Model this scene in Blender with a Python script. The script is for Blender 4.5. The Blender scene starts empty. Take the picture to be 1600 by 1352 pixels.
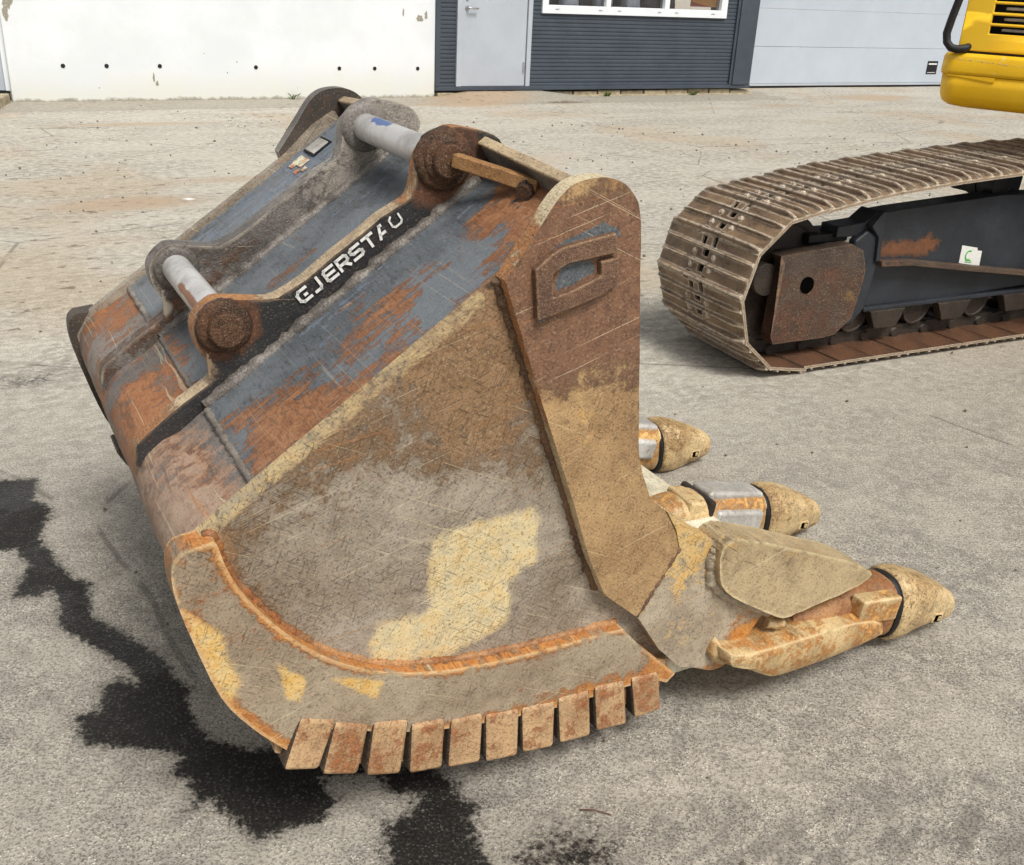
import bpy, bmesh, math, random
import numpy as np
from mathutils import Vector, Matrix, noise as mnoise
random.seed(7)
SC = bpy.context.scene
COL = SC.collection
R = math.radians

# ------------------------------------------------------------------ camera
cam = bpy.data.cameras.new('camera')
cam.sensor_width = 36.0
cam.lens = 36.0 * 1592.6 / 1600.0
cam.clip_start = 0.05
cam.clip_end = 500
camo = bpy.data.objects.new('camera', cam)
COL.objects.link(camo)
PITCH, ROLL = R(24.33), R(2.855)
fw = Vector((0, math.cos(PITCH), -math.sin(PITCH)))
rt = Vector((1, 0, 0))
up = Vector((0, math.sin(PITCH), math.cos(PITCH)))
rr = math.cos(ROLL) * rt + math.sin(ROLL) * up
uu = -math.sin(ROLL) * rt + math.cos(ROLL) * up
camo.matrix_world = Matrix(((rr.x, uu.x, -fw.x, 0), (rr.y, uu.y, -fw.y, 0), (rr.z, uu.z, -fw.z, 1.4), (0, 0, 0, 1)))
SC.camera = camo

# ------------------------------------------------------------------ sky, sun, exposure
SUN_AZ, SUN_EL = R(148), R(56)           # azimuth measured from +Y towards +X
world = bpy.data.worlds.new('World')
SC.world = world
world.use_nodes = True
wn = world.node_tree
bg = wn.nodes['Background']
sky = wn.nodes.new('ShaderNodeTexSky')
sky.sky_type = 'NISHITA'
sky.sun_disc = False
sky.sun_elevation = SUN_EL
sky.sun_rotation = SUN_AZ
sky.dust_density = 4.0
sky.air_density = 1.0
hs = wn.nodes.new('ShaderNodeHueSaturation')      # thin bright cloud: whitened sky
hs.inputs['Saturation'].default_value = 0.14
wn.links.new(sky.outputs[0], hs.inputs['Color'])
wn.links.new(hs.outputs[0], bg.inputs[0])
bg.inputs[1].default_value = 0.105
sun = bpy.data.lights.new('sun', 'SUN')
sun.energy = 2.6
sun.angle = R(20)
sun.color = (1.0, 0.97, 0.92)
suno = bpy.data.objects.new('sun', sun)
COL.objects.link(suno)
sd = Vector((math.sin(SUN_AZ) * math.cos(SUN_EL), math.cos(SUN_AZ) * math.cos(SUN_EL), math.sin(SUN_EL)))
suno.rotation_euler = (-sd).to_track_quat('-Z', 'Y').to_euler()
SC.view_settings.view_transform = 'Standard'
SC.view_settings.look = 'None'
SC.view_settings.gamma = 1
SC.view_settings.exposure = 0.1
SC.render.engine = 'CYCLES'
SC.cycles.use_adaptive_sampling = True
SC.cycles.adaptive_threshold = 0.02
SC.cycles.max_bounces = 5
SC.cycles.diffuse_bounces = 3
SC.cycles.glossy_bounces = 2
SC.cycles.transmission_bounces = 2

# ------------------------------------------------------------------ helpers: colours, nodes
def S(r, g, b):
    f = lambda c: ((c / 255) / 12.92 if c / 255 <= .04045 else (((c / 255) + .055) / 1.055) ** 2.4)
    return (f(r), f(g), f(b), 1.0)

class G:
    def __init__(s, name):
        s.m = bpy.data.materials.new(name)
        s.m.use_nodes = True
        s.t = s.m.node_tree
        s.b = s.t.nodes['Principled BSDF']
        s._co = None
    def n(s, typ): return s.t.nodes.new('ShaderNode' + typ)
    def link(s, v, sock):
        if isinstance(v, (int, float)): sock.default_value = v
        elif isinstance(v, tuple): sock.default_value = v
        else: s.t.links.new(v, sock)
    def co(s):
        if s._co is None: s._co = s.n('TexCoord').outputs['Object']
        return s._co
    def map(s, rot=(0, 0, 0), scale=(1, 1, 1), loc=(0, 0, 0), vec=None):
        v = vec or s.co()
        if any(rot):                       # rotate first, stretch afterwards
            a = s.n('Mapping'); s.link(v, a.inputs[0]); a.inputs['Rotation'].default_value = rot; v = a.outputs[0]
        a = s.n('Mapping'); s.link(v, a.inputs[0])
        a.inputs['Location'].default_value = loc; a.inputs['Scale'].default_value = scale
        return a.outputs[0]
    def noise(s, scale, detail=6, rough=.6, vec=None, dist=0):
        a = s.n('TexNoise'); s.link(vec or s.co(), a.inputs['Vector'])
        a.inputs['Scale'].default_value = scale; a.inputs['Detail'].default_value = detail
        a.inputs['Roughness'].default_value = rough; a.inputs['Distortion'].default_value = dist
        return a.outputs['Fac']
    def vor(s, scale, vec=None, out='Distance', feature='F1'):
        a = s.n('TexVoronoi'); a.feature = feature; s.link(vec or s.co(), a.inputs['Vector'])
        a.inputs['Scale'].default_value = scale
        return a.outputs[out]
    def sm(s, x, lo, hi):
        a = s.n('MapRange'); a.interpolation_type = 'SMOOTHSTEP'; s.link(x, a.inputs[0])
        a.inputs[1].default_value = lo; a.inputs[2].default_value = hi
        return a.outputs[0]
    def math(s, op, a, b=0.0, clamp=False):
        m = s.n('Math'); m.operation = op; m.use_clamp = clamp
        s.link(a, m.inputs[0]); s.link(b, m.inputs[1]); return m.outputs[0]
    def mix(s, f, a, b, blend='MIX'):
        m = s.n('Mix'); m.data_type = 'RGBA'; m.blend_type = blend
        s.link(f, m.inputs[0]); s.link(a, m.inputs[6]); s.link(b, m.inputs[7]); return m.outputs[2]
    def attr(s, name='mask'):
        a = s.n('Attribute'); a.attribute_name = name
        q = s.n('SeparateColor'); s.t.links.new(a.outputs['Color'], q.inputs[0])
        return q.outputs
    def sepxyz(s, vec=None):
        q = s.n('SeparateXYZ'); s.link(vec or s.co(), q.inputs[0]); return q.outputs
    def bump(s, h, strength=.3, dist=.005, normal=None):
        b = s.n('Bump'); b.inputs['Strength'].default_value = strength; b.inputs['Distance'].default_value = dist
        s.link(h, b.inputs['Height'])
        if normal is not None: s.link(normal, b.inputs['Normal'])
        return b.outputs[0]
    def edge(s, radius=.006):
        bv = s.n('Bevel'); bv.samples = 2; bv.inputs[0].default_value = radius
        g = s.n('NewGeometry')
        d = s.n('VectorMath'); d.operation = 'DOT_PRODUCT'
        s.t.links.new(bv.outputs[0], d.inputs[0]); s.t.links.new(g.outputs['Normal'], d.inputs[1])
        return s.sm(s.math('SUBTRACT', 1.0, d.outputs['Value']), .03, .22)
    def out(s, col=None, rough=None, metal=None, normal=None, spec=None):
        if col is not None: s.link(col, s.b.inputs['Base Color'])
        if rough is not None: s.link(rough, s.b.inputs['Roughness'])
        if metal is not None: s.link(metal, s.b.inputs['Metallic'])
        if normal is not None: s.link(normal, s.b.inputs['Normal'])
        if spec is not None: s.b.inputs['Specular IOR Level'].default_value = spec
        return s.m

def weathered(name, base, rust, mud_and_pale, paint, k=0.0, kmud=-.6, kpaint=-.6, sc=1.0, scratch=.5, speck=.5,
              rough=(.4, .7), metal=0.0, bump=.35, edge=None, edge_r=.006, axis=1, streak=None, mott=.35, wm=1.0, wr=1.0, longs=0.0, ptop=False):
    """worn plate steel: two base tones, rust / dry mud / paint laid over by the painted 'mask' field and noise"""
    g = G(name)
    n1 = g.noise(5 * sc, 5, .62); n2 = g.noise(38 * sc, 5, .68); n3 = g.noise(240 * sc, 2, .6)
    m = g.attr()
    col = g.mix(g.sm(n1, .38, .62), base[0], base[1])
    wob = g.math('ADD', g.math('MULTIPLY', g.math('SUBTRACT', n1, .5), 1.1), g.math('MULTIPLY', g.math('SUBTRACT', n2, .5), 1.2))
    if streak:
        ns = g.noise(1, 4, .6, g.map((0, streak[0], 0), streak[1]))
        wob = g.math('ADD', wob, g.math('MULTIPLY', g.math('SUBTRACT', ns, .5), streak[2]))
    def layer(col, ch, kk, c, lo, hi, w=1.0):
        f = g.sm(g.math('ADD', g.math('ADD', m[ch], kk), g.math('MULTIPLY', wob, w)), lo, hi)
        cc = g.mix(g.sm(n2, .36, .64), c[0], c[1])
        return g.mix(f, col, cc), f
    if not ptop: col, fp = layer(col, 2, kpaint, paint, .46, .54)
    col, fr = layer(col, 0, k, rust, .34, .62, wr)
    halo = g.math('MULTIPLY', g.math('MULTIPLY', fr, g.math('SUBTRACT', 1.0, fr)), 2.2)
    col = g.mix(halo, col, g.mix(.5, rust[1], S(60, 44, 34)))
    if ptop: col, fp = layer(col, 2, kpaint, paint, .44, .56, .6)
    col, fm = layer(col, 1, kmud, mud_and_pale, .36, .60, wm)
    # mottling
    mo = g.math('ADD', 1 - mott * .5, g.math('MULTIPLY', g.sm(n2, .32, .68), mott))
    col = g.mix(1.0, col, g.mix(mo, (0, 0, 0, 1), (1, 1, 1, 1)), 'MULTIPLY')
    # scratches: short crossing strokes
    scr = None
    for i, a in enumerate((.35, -.6, 1.2)):
        rot = (0, a, 0) if axis == 1 else ((a, 0, 0) if axis == 0 else (0, 0, a))
        q = (26, 26, 430) if axis != 2 else (26, 430, 26)
        t = g.noise(1, 2, .5, g.map(rot, tuple(x * sc for x in q), (i * 3.1, i, 0)))
        t = g.sm(t, .60, .68)
        scr = t if scr is None else g.math('MAXIMUM', scr, t)
    gate = g.sm(n1, .34, .56)
    col = g.mix(g.math('MULTIPLY', g.math('MULTIPLY', scr, gate), scratch), col, S(58, 46, 36))
    if longs:
        for i, (a, c) in enumerate(((.30, S(226, 212, 178)), (-.45, S(222, 204, 164)), (.9, S(70, 52, 38)), (.12, S(176, 116, 60)))):
            t = g.noise(1, 1, .4, g.map((0, a, 0), (3.2 * sc, 3.2 * sc, 330 * sc), (i * 5.3 + 2, i, 0)), .15)
            col = g.mix(g.math('MULTIPLY', g.sm(t, .70, .75), longs), col, c)
    # fine grain: dark pits and pale grains
    col = g.mix(g.math('MULTIPLY', g.sm(n3, .55, .68), speck), col, S(48, 39, 31))
    col = g.mix(g.math('MULTIPLY', g.sm(n3, .42, .32), speck * .35), col, S(220, 204, 168))
    if edge is not None:
        e = g.math('MULTIPLY', g.edge(edge_r), g.sm(n2, .32, .54))
        col = g.mix(e, col, edge)
    rg = g.math('ADD', rough[0], g.math('MULTIPLY', n2, rough[1] - rough[0]))
    rg = g.math('ADD', rg, g.math('MULTIPLY', fr, .12))
    h = g.math('ADD', g.math('MULTIPLY', n3, .6), g.math('ADD', g.math('MULTIPLY', n2, 1.0), g.math('MULTIPLY', scr, -.3)))
    h = g.math('ADD', h, g.math('MULTIPLY', fr, -.3 if streak else .25))
    return g.out(col, rg, metal, g.bump(h, bump, .005))

def simple(name, c1, c2, scale=20, rough=.6, metal=0, bump=.15, spec=None, bd=.003):
    g = G(name)
    n = g.noise(scale, 7, .65)
    return g.out(g.mix(g.sm(n, .3, .7), c1, c2), g.math('ADD', rough - .1, g.math('MULTIPLY', n, .2)), metal,
                 g.bump(g.noise(scale * 4, 5), bump, bd), spec)

M = {}
RUST = (S(150, 92, 58), S(106, 66, 46))
RUSTO = (S(188, 122, 72), S(150, 84, 46))
MUD = (S(206, 186, 136), S(188, 158, 100))
PAINT = (S(98, 108, 116), S(78, 88, 98))
PAINT = (S(100, 107, 112), S(80, 87, 92))
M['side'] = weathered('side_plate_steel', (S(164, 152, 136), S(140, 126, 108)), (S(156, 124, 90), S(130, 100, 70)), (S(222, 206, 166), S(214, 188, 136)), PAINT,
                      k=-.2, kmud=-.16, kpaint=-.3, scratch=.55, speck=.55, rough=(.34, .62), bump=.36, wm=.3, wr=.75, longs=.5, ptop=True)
M['cheek'] = weathered('cheek_steel', (S(184, 150, 106), S(156, 124, 86)), (S(140, 102, 76), S(112, 80, 60)), (S(218, 192, 142), S(204, 160, 96)), PAINT,
                       k=-.22, kmud=-.2, kpaint=-.22, scratch=.5, speck=.55, rough=(.34, .62), bump=.36, wm=.6, longs=.5, ptop=True)
M['band'] = weathered('heel_band_steel', (S(172, 156, 132), S(150, 132, 110)), (S(206, 144, 76), S(174, 110, 56)), (S(228, 200, 142), S(216, 172, 96)), PAINT,
                      k=.0, kmud=-.1, kpaint=-1, scratch=.45, speck=.5, rough=(.32, .6), edge=S(240, 222, 176), edge_r=.012, bump=.36, wm=.3, longs=.5)
M['block'] = weathered('wear_block_steel', (S(196, 160, 118), S(168, 132, 94)), (S(196, 128, 72), S(164, 100, 56)), MUD, PAINT,
                       k=.38, kmud=.15, kpaint=-1, scratch=.3, speck=.5, edge=S(236, 212, 164), edge_r=.010, bump=.5)
M['lip'] = weathered('lip_steel', (S(212, 184, 134), S(184, 154, 108)), (S(222, 154, 66), S(194, 124, 52)), (S(232, 212, 160), S(216, 184, 116)), PAINT,
                     k=.40, kmud=.26, kpaint=-1, scratch=.45, speck=.45, rough=(.32, .6), edge=S(244, 226, 178), edge_r=.012, bump=.36, longs=.4)
M['tooth'] = weathered('tooth_steel', (S(224, 196, 146), S(192, 158, 108)), (S(190, 138, 80), S(150, 106, 62)), (S(236, 216, 172), S(214, 186, 134)), PAINT,
                       k=.3, kmud=.25, kpaint=-1, scratch=.5, speck=.7, rough=(.3, .55), bump=.7, mott=.55)
M['shell'] = weathered('shell_paint', (S(114, 120, 125), S(90, 96, 101)), (S(168, 120, 84), S(132, 88, 58)), (S(196, 178, 150), S(170, 148, 122)), (S(124, 134, 146), S(106, 116, 128)),
                       k=-.18, kmud=-.2, kpaint=-.15, scratch=.4, speck=.3, rough=(.26, .52), bump=.25, streak=(R(35), (13, 95, 95), 1.25), mott=.25, longs=.15)
M['hanger'] = weathered('hanger_black_steel', (S(50, 49, 50), S(34, 34, 36)), (S(112, 70, 42), S(70, 48, 36)), (S(140, 128, 112), S(116, 104, 90)), PAINT,
                        k=-.15, kmud=-.3, kpaint=-.9, scratch=.35, speck=.3, edge=S(150, 126, 100), edge_r=.008)
M['hanger_grey'] = weathered('hanger_worn_steel', (S(128, 122, 116), S(88, 82, 77)), (S(124, 88, 60), S(86, 62, 47)), (S(172, 164, 154), S(138, 130, 120)), PAINT,
                             k=-.02, kmud=.2, kpaint=-.9, scratch=.4, speck=.45, rough=(.3, .55), edge=S(196, 184, 164), edge_r=.010, bump=.5)
M['rim'] = weathered('worn_plate_edge', (S(204, 182, 146), S(172, 150, 122)), (S(186, 130, 80), S(146, 100, 66)), (S(222, 206, 172), S(204, 186, 150)), PAINT,
                     k=.22, kmud=.3, kpaint=-1, scratch=.2, speck=.6, bump=.6)
M['boss'] = weathered('boss_rust', (S(100, 66, 40), S(62, 43, 32)), (S(158, 98, 48), S(112, 70, 40)), MUD, PAINT,
                      k=.25, kmud=-.1, kpaint=-1, sc=1.6, scratch=.2, speck=.7, bump=1.0)
M['fardark'] = weathered('dark_old_paint', (S(84, 74, 64), S(62, 55, 49)), (S(124, 86, 58), S(92, 64, 46)), MUD, PAINT, k=.18, kmud=-.05, kpaint=-.9, scratch=.4, speck=.4)  # dark brown tone for the far plates and skid bars
M['dirt'] = weathered('dark_block_flank', (S(86, 68, 52), S(60, 48, 38)), (S(116, 84, 58), S(90, 66, 46)), MUD, PAINT, k=.2, kmud=-.2, kpaint=-1, sc=1.6, scratch=.1, speck=.5, rough=(.8, 1), bump=1.0)  # dark brown for the wear block side faces
M['dark'] = simple('dark_recess', S(52, 44, 38), S(34, 28, 24), 30, .85)
M['hole'] = simple('black_hole', S(12, 11, 10), S(6, 6, 6), 30, 1.0, 0, 0, 0)
M['black'] = simple('black_rubber', S(26, 26, 28), S(14, 14, 15), 30, .6)
M['weld'] = weathered('weld_bead', (S(140, 106, 76), S(110, 84, 62)), RUST, MUD, PAINT, k=.2, kmud=-.1, kpaint=-1, sc=2, scratch=.1, bump=.9)
M['nose'] = weathered('nose_rust', (S(178, 130, 84), S(142, 100, 66)), (S(196, 128, 60), S(160, 96, 48)), MUD, PAINT, k=.35, kmud=.12, kpaint=-1, scratch=.3, speck=.4, bump=.5)
def mk_pin():
    g = G('pin_steel')
    n = g.noise(14, 8, .65); n2 = g.noise(90, 4)
    m = g.attr()
    col = g.mix(g.sm(n, .35, .65), S(214, 212, 210), S(176, 172, 168))
    col = g.mix(g.sm(g.math('ADD', m[0], g.math('SUBTRACT', n, .5)), .45, .6), col, g.mix(n2, S(168, 110, 76), S(128, 84, 60)))
    col = g.mix(g.sm(g.math('ADD', m[2], g.math('MULTIPLY', g.math('SUBTRACT', n, .5), 1.5)), .5, .6), col, S(104, 128, 176))
    return g.out(col, g.math('ADD', .3, g.math('MULTIPLY', n, .3)), .35, g.bump(n2, .12, .003))
M['pin'] = mk_pin()
M['galv'] = weathered('bright_worn_steel', (S(218, 215, 208), S(184, 180, 172)), (S(170, 140, 104), S(130, 104, 78)), (S(206, 198, 180), S(180, 170, 150)), PAINT, k=.1, kmud=.18, kpaint=-1, sc=1.4, scratch=.4, speck=.3, rough=(.3, .6), metal=.2, bump=.3)
M['liptop'] = weathered('worn_skylit_lip', (S(236, 228, 204), S(214, 204, 176)), (S(206, 160, 106), S(180, 130, 80)), (S(226, 214, 182), S(206, 190, 152)), PAINT, k=.05, kmud=.2, kpaint=-1, scratch=.35, speck=.35, edge=S(196, 132, 78), edge_r=.012, bump=.3)  # worn steel, with the sky's brightness on the lip put into the colour
M['white'] = simple('white_lettering', S(238, 238, 234), S(218, 216, 208), 200, .5, 0, .05)
M['keeper'] = weathered('keeper_bar_steel', (S(190, 150, 96), S(160, 116, 70)), (S(150, 88, 44), S(116, 70, 40)), MUD, PAINT, k=-.15, kmud=-.5, kpaint=-1, sc=1.5, scratch=.3, bump=.6)
M['flange'] = weathered('flange_plate_steel', (S(138, 132, 124), S(92, 86, 80)), (S(150, 98, 60), S(112, 76, 50)), MUD, PAINT, k=.15, kmud=-.1, kpaint=-.7, scratch=.2, edge=S(222, 200, 160), edge_r=.014)

# ------------------------------------------------------------------ helpers: objects
def link(name, me, parent=None, mat=None):
    o = bpy.data.objects.new(name, me)
    COL.objects.link(o)
    if parent is not None: o.parent = parent
    if mat is not None and me is not None: me.materials.append(M[mat] if isinstance(mat, str) else mat)
    return o
def empty(name, loc, rz=0.0):
    o = bpy.data.objects.new(name, None); COL.objects.link(o)
    o.location = loc; o.rotation_euler = (0, 0, rz); o.empty_display_size = .1
    return o
def tag(o, label, cat, group=None):
    o['label'] = label; o['category'] = cat
    if group: o['group'] = group
    return o
def struct(o): o['kind'] = 'structure'; return o
def stuff(o): o['kind'] = 'stuff'; return o

class MB:
    def __init__(s): s.v = []; s.f = []; s.sm = []
    def add(s, v, f, smooth=False):
        k = len(s.v); s.v += [tuple(p) for p in v]; s.f += [tuple(i + k for i in q) for q in f]; s.sm += [smooth] * len(f); return s
    def box(s, x0, x1, y0, y1, z0, z1, mat=None):
        v = [(x, y, z) for z in (z0, z1) for y in (y0, y1) for x in (x0, x1)]
        if mat is not None: v = [mat @ Vector(p) for p in v]
        return s.add(v, [(0, 2, 3, 1), (4, 5, 7, 6), (0, 1, 5, 4), (2, 6, 7, 3), (0, 4, 6, 2), (1, 3, 7, 5)])
    def bar(s, a, b, w, h, upv=(0, 0, 1)):
        a, b = Vector(a), Vector(b); d = (b - a).normalized(); r = d.cross(Vector(upv)).normalized(); u = r.cross(d)
        v = [p + r * i * w / 2 + u * j * h / 2 for p in (a, b) for i, j in ((-1, -1), (1, -1), (1, 1), (-1, 1))]
        return s.add(v, [(0, 1, 2, 3), (7, 6, 5, 4), (0, 4, 5, 1), (1, 5, 6, 2), (2, 6, 7, 3), (3, 7, 4, 0)])
    def prism(s, poly, d0, d1, axis='y'):
        f = {'y': lambda p, d: (p[0], d, p[1]), 'z': lambda p, d: (p[0], p[1], d), 'x': lambda p, d: (d, p[0], p[1])}[axis]
        n = len(poly)
        v = [f(p, d0) for p in poly] + [f(p, d1) for p in poly]
        return s.add(v, [tuple(range(n)), tuple(range(2 * n - 1, n - 1, -1))] + [(i, i + n, (i + 1) % n + n, (i + 1) % n) for i in range(n)])
    def tube(s, pts, r, seg=12, caps=True):
        pts = [Vector(p) for p in pts]; rs = r if isinstance(r, (list, tuple)) else [r] * len(pts)
        v = []; n = len(pts); pu = None
        for i, p in enumerate(pts):
            d = (pts[min(i + 1, n - 1)] - pts[max(i - 1, 0)]).normalized()
            if pu is None: pu = d.orthogonal().normalized()
            u = (pu - d * pu.dot(d)).normalized(); pu = u; w = d.cross(u)
            for k in range(seg):
                a = 2 * math.pi * k / seg; v.append(p + (u * math.cos(a) + w * math.sin(a)) * rs[i])
        f = [(i * seg + k, i * seg + (k + 1) % seg, (i + 1) * seg + (k + 1) % seg, (i + 1) * seg + k) for i in range(n - 1) for k in range(seg)]
        s.add(v, f, True)
        if caps:
            kk = len(s.v) - len(v)
            s.f += [tuple(kk + k for k in range(seg - 1, -1, -1)), tuple(kk + (n - 1) * seg + k for k in range(seg))]; s.sm += [False, False]
        return s
    def loft(s, secs, caps=True, smooth=True):
        m = len(secs[0]); v = [p for q in secs for p in q]
        f = [(i * m + k, i * m + (k + 1) % m, (i + 1) * m + (k + 1) % m, (i + 1) * m + k) for i in range(len(secs) - 1) for k in range(m)]
        kk = len(s.v); s.add(v, f, smooth)
        if caps:
            s.f += [tuple(kk + k for k in range(m - 1, -1, -1)), tuple(kk + (len(secs) - 1) * m + k for k in range(m))]; s.sm += [False, False]
        return s
    def mesh(s, name, fix=True):
        me = bpy.data.meshes.new(name); me.from_pydata([tuple(p) for p in s.v], [], s.f)
        me.polygons.foreach_set('use_smooth', s.sm)
        if fix:
            bm = bmesh.new(); bm.from_mesh(me); bmesh.ops.recalc_face_normals(bm, faces=bm.faces); bm.to_mesh(me); bm.free()
        me.update(); return me
    def build(s, name, mat, parent=None, bevel=0, seg=2, fix=True):
        o = link(name, s.mesh(name, fix), parent, mat)
        if bevel: bev(o, bevel, seg)
        return o
def bev(o, w, seg=2, ang=30):
    m = o.modifiers.new('bevel', 'BEVEL'); m.width = w; m.segments = seg; m.limit_method = 'ANGLE'; m.angle_limit = R(ang)
    m.harden_normals = True
    o.data.polygons.foreach_set('use_smooth', [True] * len(o.data.polygons))
    return o
def sharp(me, ang=35):
    bm = bmesh.new(); bm.from_mesh(me)
    for e in bm.edges:
        if len(e.link_faces) == 2 and e.calc_face_angle(0) > R(ang): e.smooth = False
    for f in bm.faces: f.smooth = True
    bm.to_mesh(me); bm.free()

def fbm(p, sc, oct_=4):
    return mnoise.fractal(Vector(p) * sc, 1.0, 2.0, oct_)
def inpoly(P, poly):
    """signed distance (positive inside) of Nx2 points to a polygon"""
    P = np.asarray(P, float); q = np.asarray(poly, float); n = len(q)
    ins = np.zeros(len(P), bool); dm = np.full(len(P), 1e9)
    for i in range(n):
        a, b = q[i], q[(i + 1) % n]; d = b - a
        t = np.clip(((P - a) @ d) / (d @ d + 1e-12), 0, 1)
        dm = np.minimum(dm, np.hypot(*(P - a - t[:, None] * d).T))
        c = (a[1] > P[:, 1]) != (b[1] > P[:, 1])
        with np.errstate(divide='ignore', invalid='ignore'):
            ins ^= c & (P[:, 0] < (b[0] - a[0]) * (P[:, 1] - a[1]) / (b[1] - a[1]) + a[0])
    return np.where(ins, dm, -dm)
def soft(sd, w): return np.clip(sd / w * .5 + .5, 0, 1)
def setmask(me, fn, name='mask'):
    n = len(me.vertices); co = np.empty(n * 3); me.vertices.foreach_get('co', co); co = co.reshape(-1, 3)
    c = np.zeros((n, 4)); c[:, 3] = 1; c[:, :3] = fn(co)
    at = me.color_attributes.new(name, 'FLOAT_COLOR', 'POINT'); at.data.foreach_set('color', c.ravel())

def plate(name, poly, w0, w1, mat, parent, cell=.012, dent=.0015, mask=None, bevel=.004, seg=2, rim=None):
    """plate in the x-z plane, front face at y=w0 cut into a fine grid so it can carry dents and a painted wear field"""
    bm = bmesh.new()
    vs = [bm.verts.new((p[0], w0, p[1])) for p in poly]
    bm.faces.new(vs)
    bmesh.ops.triangulate(bm, faces=bm.faces[:])
    xs = [p[0] for p in poly]; zs = [p[1] for p in poly]
    if cell:
        for ax, lo, hi in ((0, min(xs), max(xs)), (2, min(zs), max(zs))):
            k = lo + cell
            while k < hi - cell * .3:
                co = [0, 0, 0]; no = [0, 0, 0]; co[ax] = k; no[ax] = 1
                bmesh.ops.bisect_plane(bm, geom=bm.verts[:] + bm.edges[:] + bm.faces[:], dist=1e-5, plane_co=co, plane_no=no)
                k += cell
    be = [e for e in bm.edges if len(e.link_faces) == 1]
    r = bmesh.ops.extrude_edge_only(bm, edges=be)
    nv = [g for g in r['geom'] if isinstance(g, bmesh.types.BMVert)]
    nvs = set(nv)
    for v in nv: v.co.y = w1
    for v in bm.verts:
        if v not in nvs and dent: v.co.y += fbm((v.co.x, w0 * 3 + 7, v.co.z), 6) * dent * 2 + fbm((v.co.x, 3, v.co.z), 30, 2) * dent * .6
    bmesh.ops.holes_fill(bm, edges=[e for e in bm.edges if len(e.link_faces) == 1], sides=0)
    bmesh.ops.recalc_face_normals(bm, faces=bm.faces)
    me = bpy.data.meshes.new(name); bm.to_mesh(me); bm.free()
    # outward: front faces must face the side w0 lies on
    s = np.zeros(3)
    for p in me.polygons:
        if abs(p.normal.y) > .7 and abs(p.center.y - w0) < abs(w0 - w1) * .5: s += np.array(p.normal) * p.area
    if s[1] * (w0 - w1) < 0:
        me.flip_normals()
    if mask: setmask(me, mask)
    o = link(name, me, parent, mat)
    if rim:
        me.materials.append(M[rim])
        for q in me.polygons:
            if abs(q.normal.y) < .5: q.material_index = 1
    if bevel: bev(o, bevel, seg, 45)
    return o
def smooth_poly(pts, closed=False, n=4):
    """Catmull-Rom through points"""
    P = [np.array(p, float) for p in pts]; out = []; m = len(P)
    rng = range(m if closed else m - 1)
    for i in rng:
        p1, p2 = P[i], P[(i + 1) % m]
        p0 = P[i - 1] if (closed or i > 0) else p1; p3 = P[(i + 2) % m] if (closed or i + 2 < m) else p2
        for k in range(n):
            t = k / n
            out.append(tuple(.5 * ((2 * p1) + (p2 - p0) * t + (2 * p0 - 5 * p1 + 4 * p2 - p3) * t * t + (3 * p1 - p0 - 3 * p2 + p3) * t ** 3)))
    if not closed: out.append(tuple(P[-1]))
    return out

# ================================================================== SETTING: ground
FAC_ROT, FAC_D = R(29.2), 11.55            # facade runs along azimuth 60.8 deg, 11.55 m off
FU = Vector((math.cos(FAC_ROT), math.sin(FAC_ROT), 0)); FN = Vector((-math.sin(FAC_ROT), math.cos(FAC_ROT), 0))
STAIN_A = [(-1.545, 2.599), (-1.465, 2.588), (-1.363, 2.607), (-1.302, 2.45), (-1.225, 2.393), (-1.274, 2.312), (-1.237, 2.249), (-1.149, 2.179), (-1.096, 2.13), (-0.994, 2.084), (-0.976, 2.009), (-1.015, 1.992), (-0.96, 1.932), (-0.854, 1.903), (-0.805, 1.847), (-0.738, 1.795), (-0.736, 1.829), (-0.717, 1.752), (-0.638, 1.716), (-0.639, 1.655), (-0.611, 1.608), (-0.543, 1.548), (-0.467, 1.544), (-0.42, 1.557), (-0.225, 1.598), (-0.164, 1.513), (-0.258, 1.486), (-0.329, 1.476), (-0.283, 1.422), (-0.304, 1.374), (-0.318, 1.358), (-0.371, 1.34), (-0.408, 1.308), (-0.43, 1.329), (-0.483, 1.377), (-0.514, 1.406), (-0.563, 1.357), (-0.546, 1.396), (-0.569, 1.451), (-0.611, 1.46), (-0.596, 1.517), (-0.704, 1.527), (-0.798, 1.529), (-0.849, 1.609), (-0.807, 1.632), (-0.834, 1.701), (-0.806, 1.735), (-0.753, 1.718), (-0.782, 1.78), (-0.854, 1.843), (-0.96, 1.894), (-1.009, 1.979), (-1.087, 2.053), (-1.084, 2.012), (-1.164, 2.005), (-1.185, 2.116), (-1.181, 2.161), (-1.252, 2.21), (-1.351, 2.213)]
STAIN_B = [(-0.264, 1.523), (-0.141, 1.532), (-0.065, 1.494), (-0.05, 1.454), (-0.002, 1.441), (-0.029, 1.4), (-0.022, 1.362), (0.027, 1.253), (-0.177, 1.241), (-0.201, 1.336), (-0.196, 1.381), (-0.143, 1.431), (-0.204, 1.443)]
STAIN_C = [(0.015, 1.307), (0.104, 1.378), (0.174, 1.39), (0.218, 1.348), (0.233, 1.266), (0.016, 1.253)]
STAIN_D = [(-1.874, 3.345), (-1.663, 3.439), (-1.603, 3.351), (-1.687, 3.236), (-1.796, 3.187)]
SLICK = [(0.093, 1.4), (0.267, 1.396), (0.503, 1.412), (0.758, 1.476), (1.014, 1.509), (0.972, 1.311), (0.092, 1.257)]
TRAIL = [(-1.378, 2.479), (-1.278, 2.416), (-1.245, 2.265), (-1.144, 2.149), (-1.024, 2.031), (-0.975, 1.925), (-0.885, 1.869), (-0.778, 1.799), (-0.703, 1.711), (-0.655, 1.624), (-0.592, 1.544), (-0.478, 1.491)]
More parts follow.
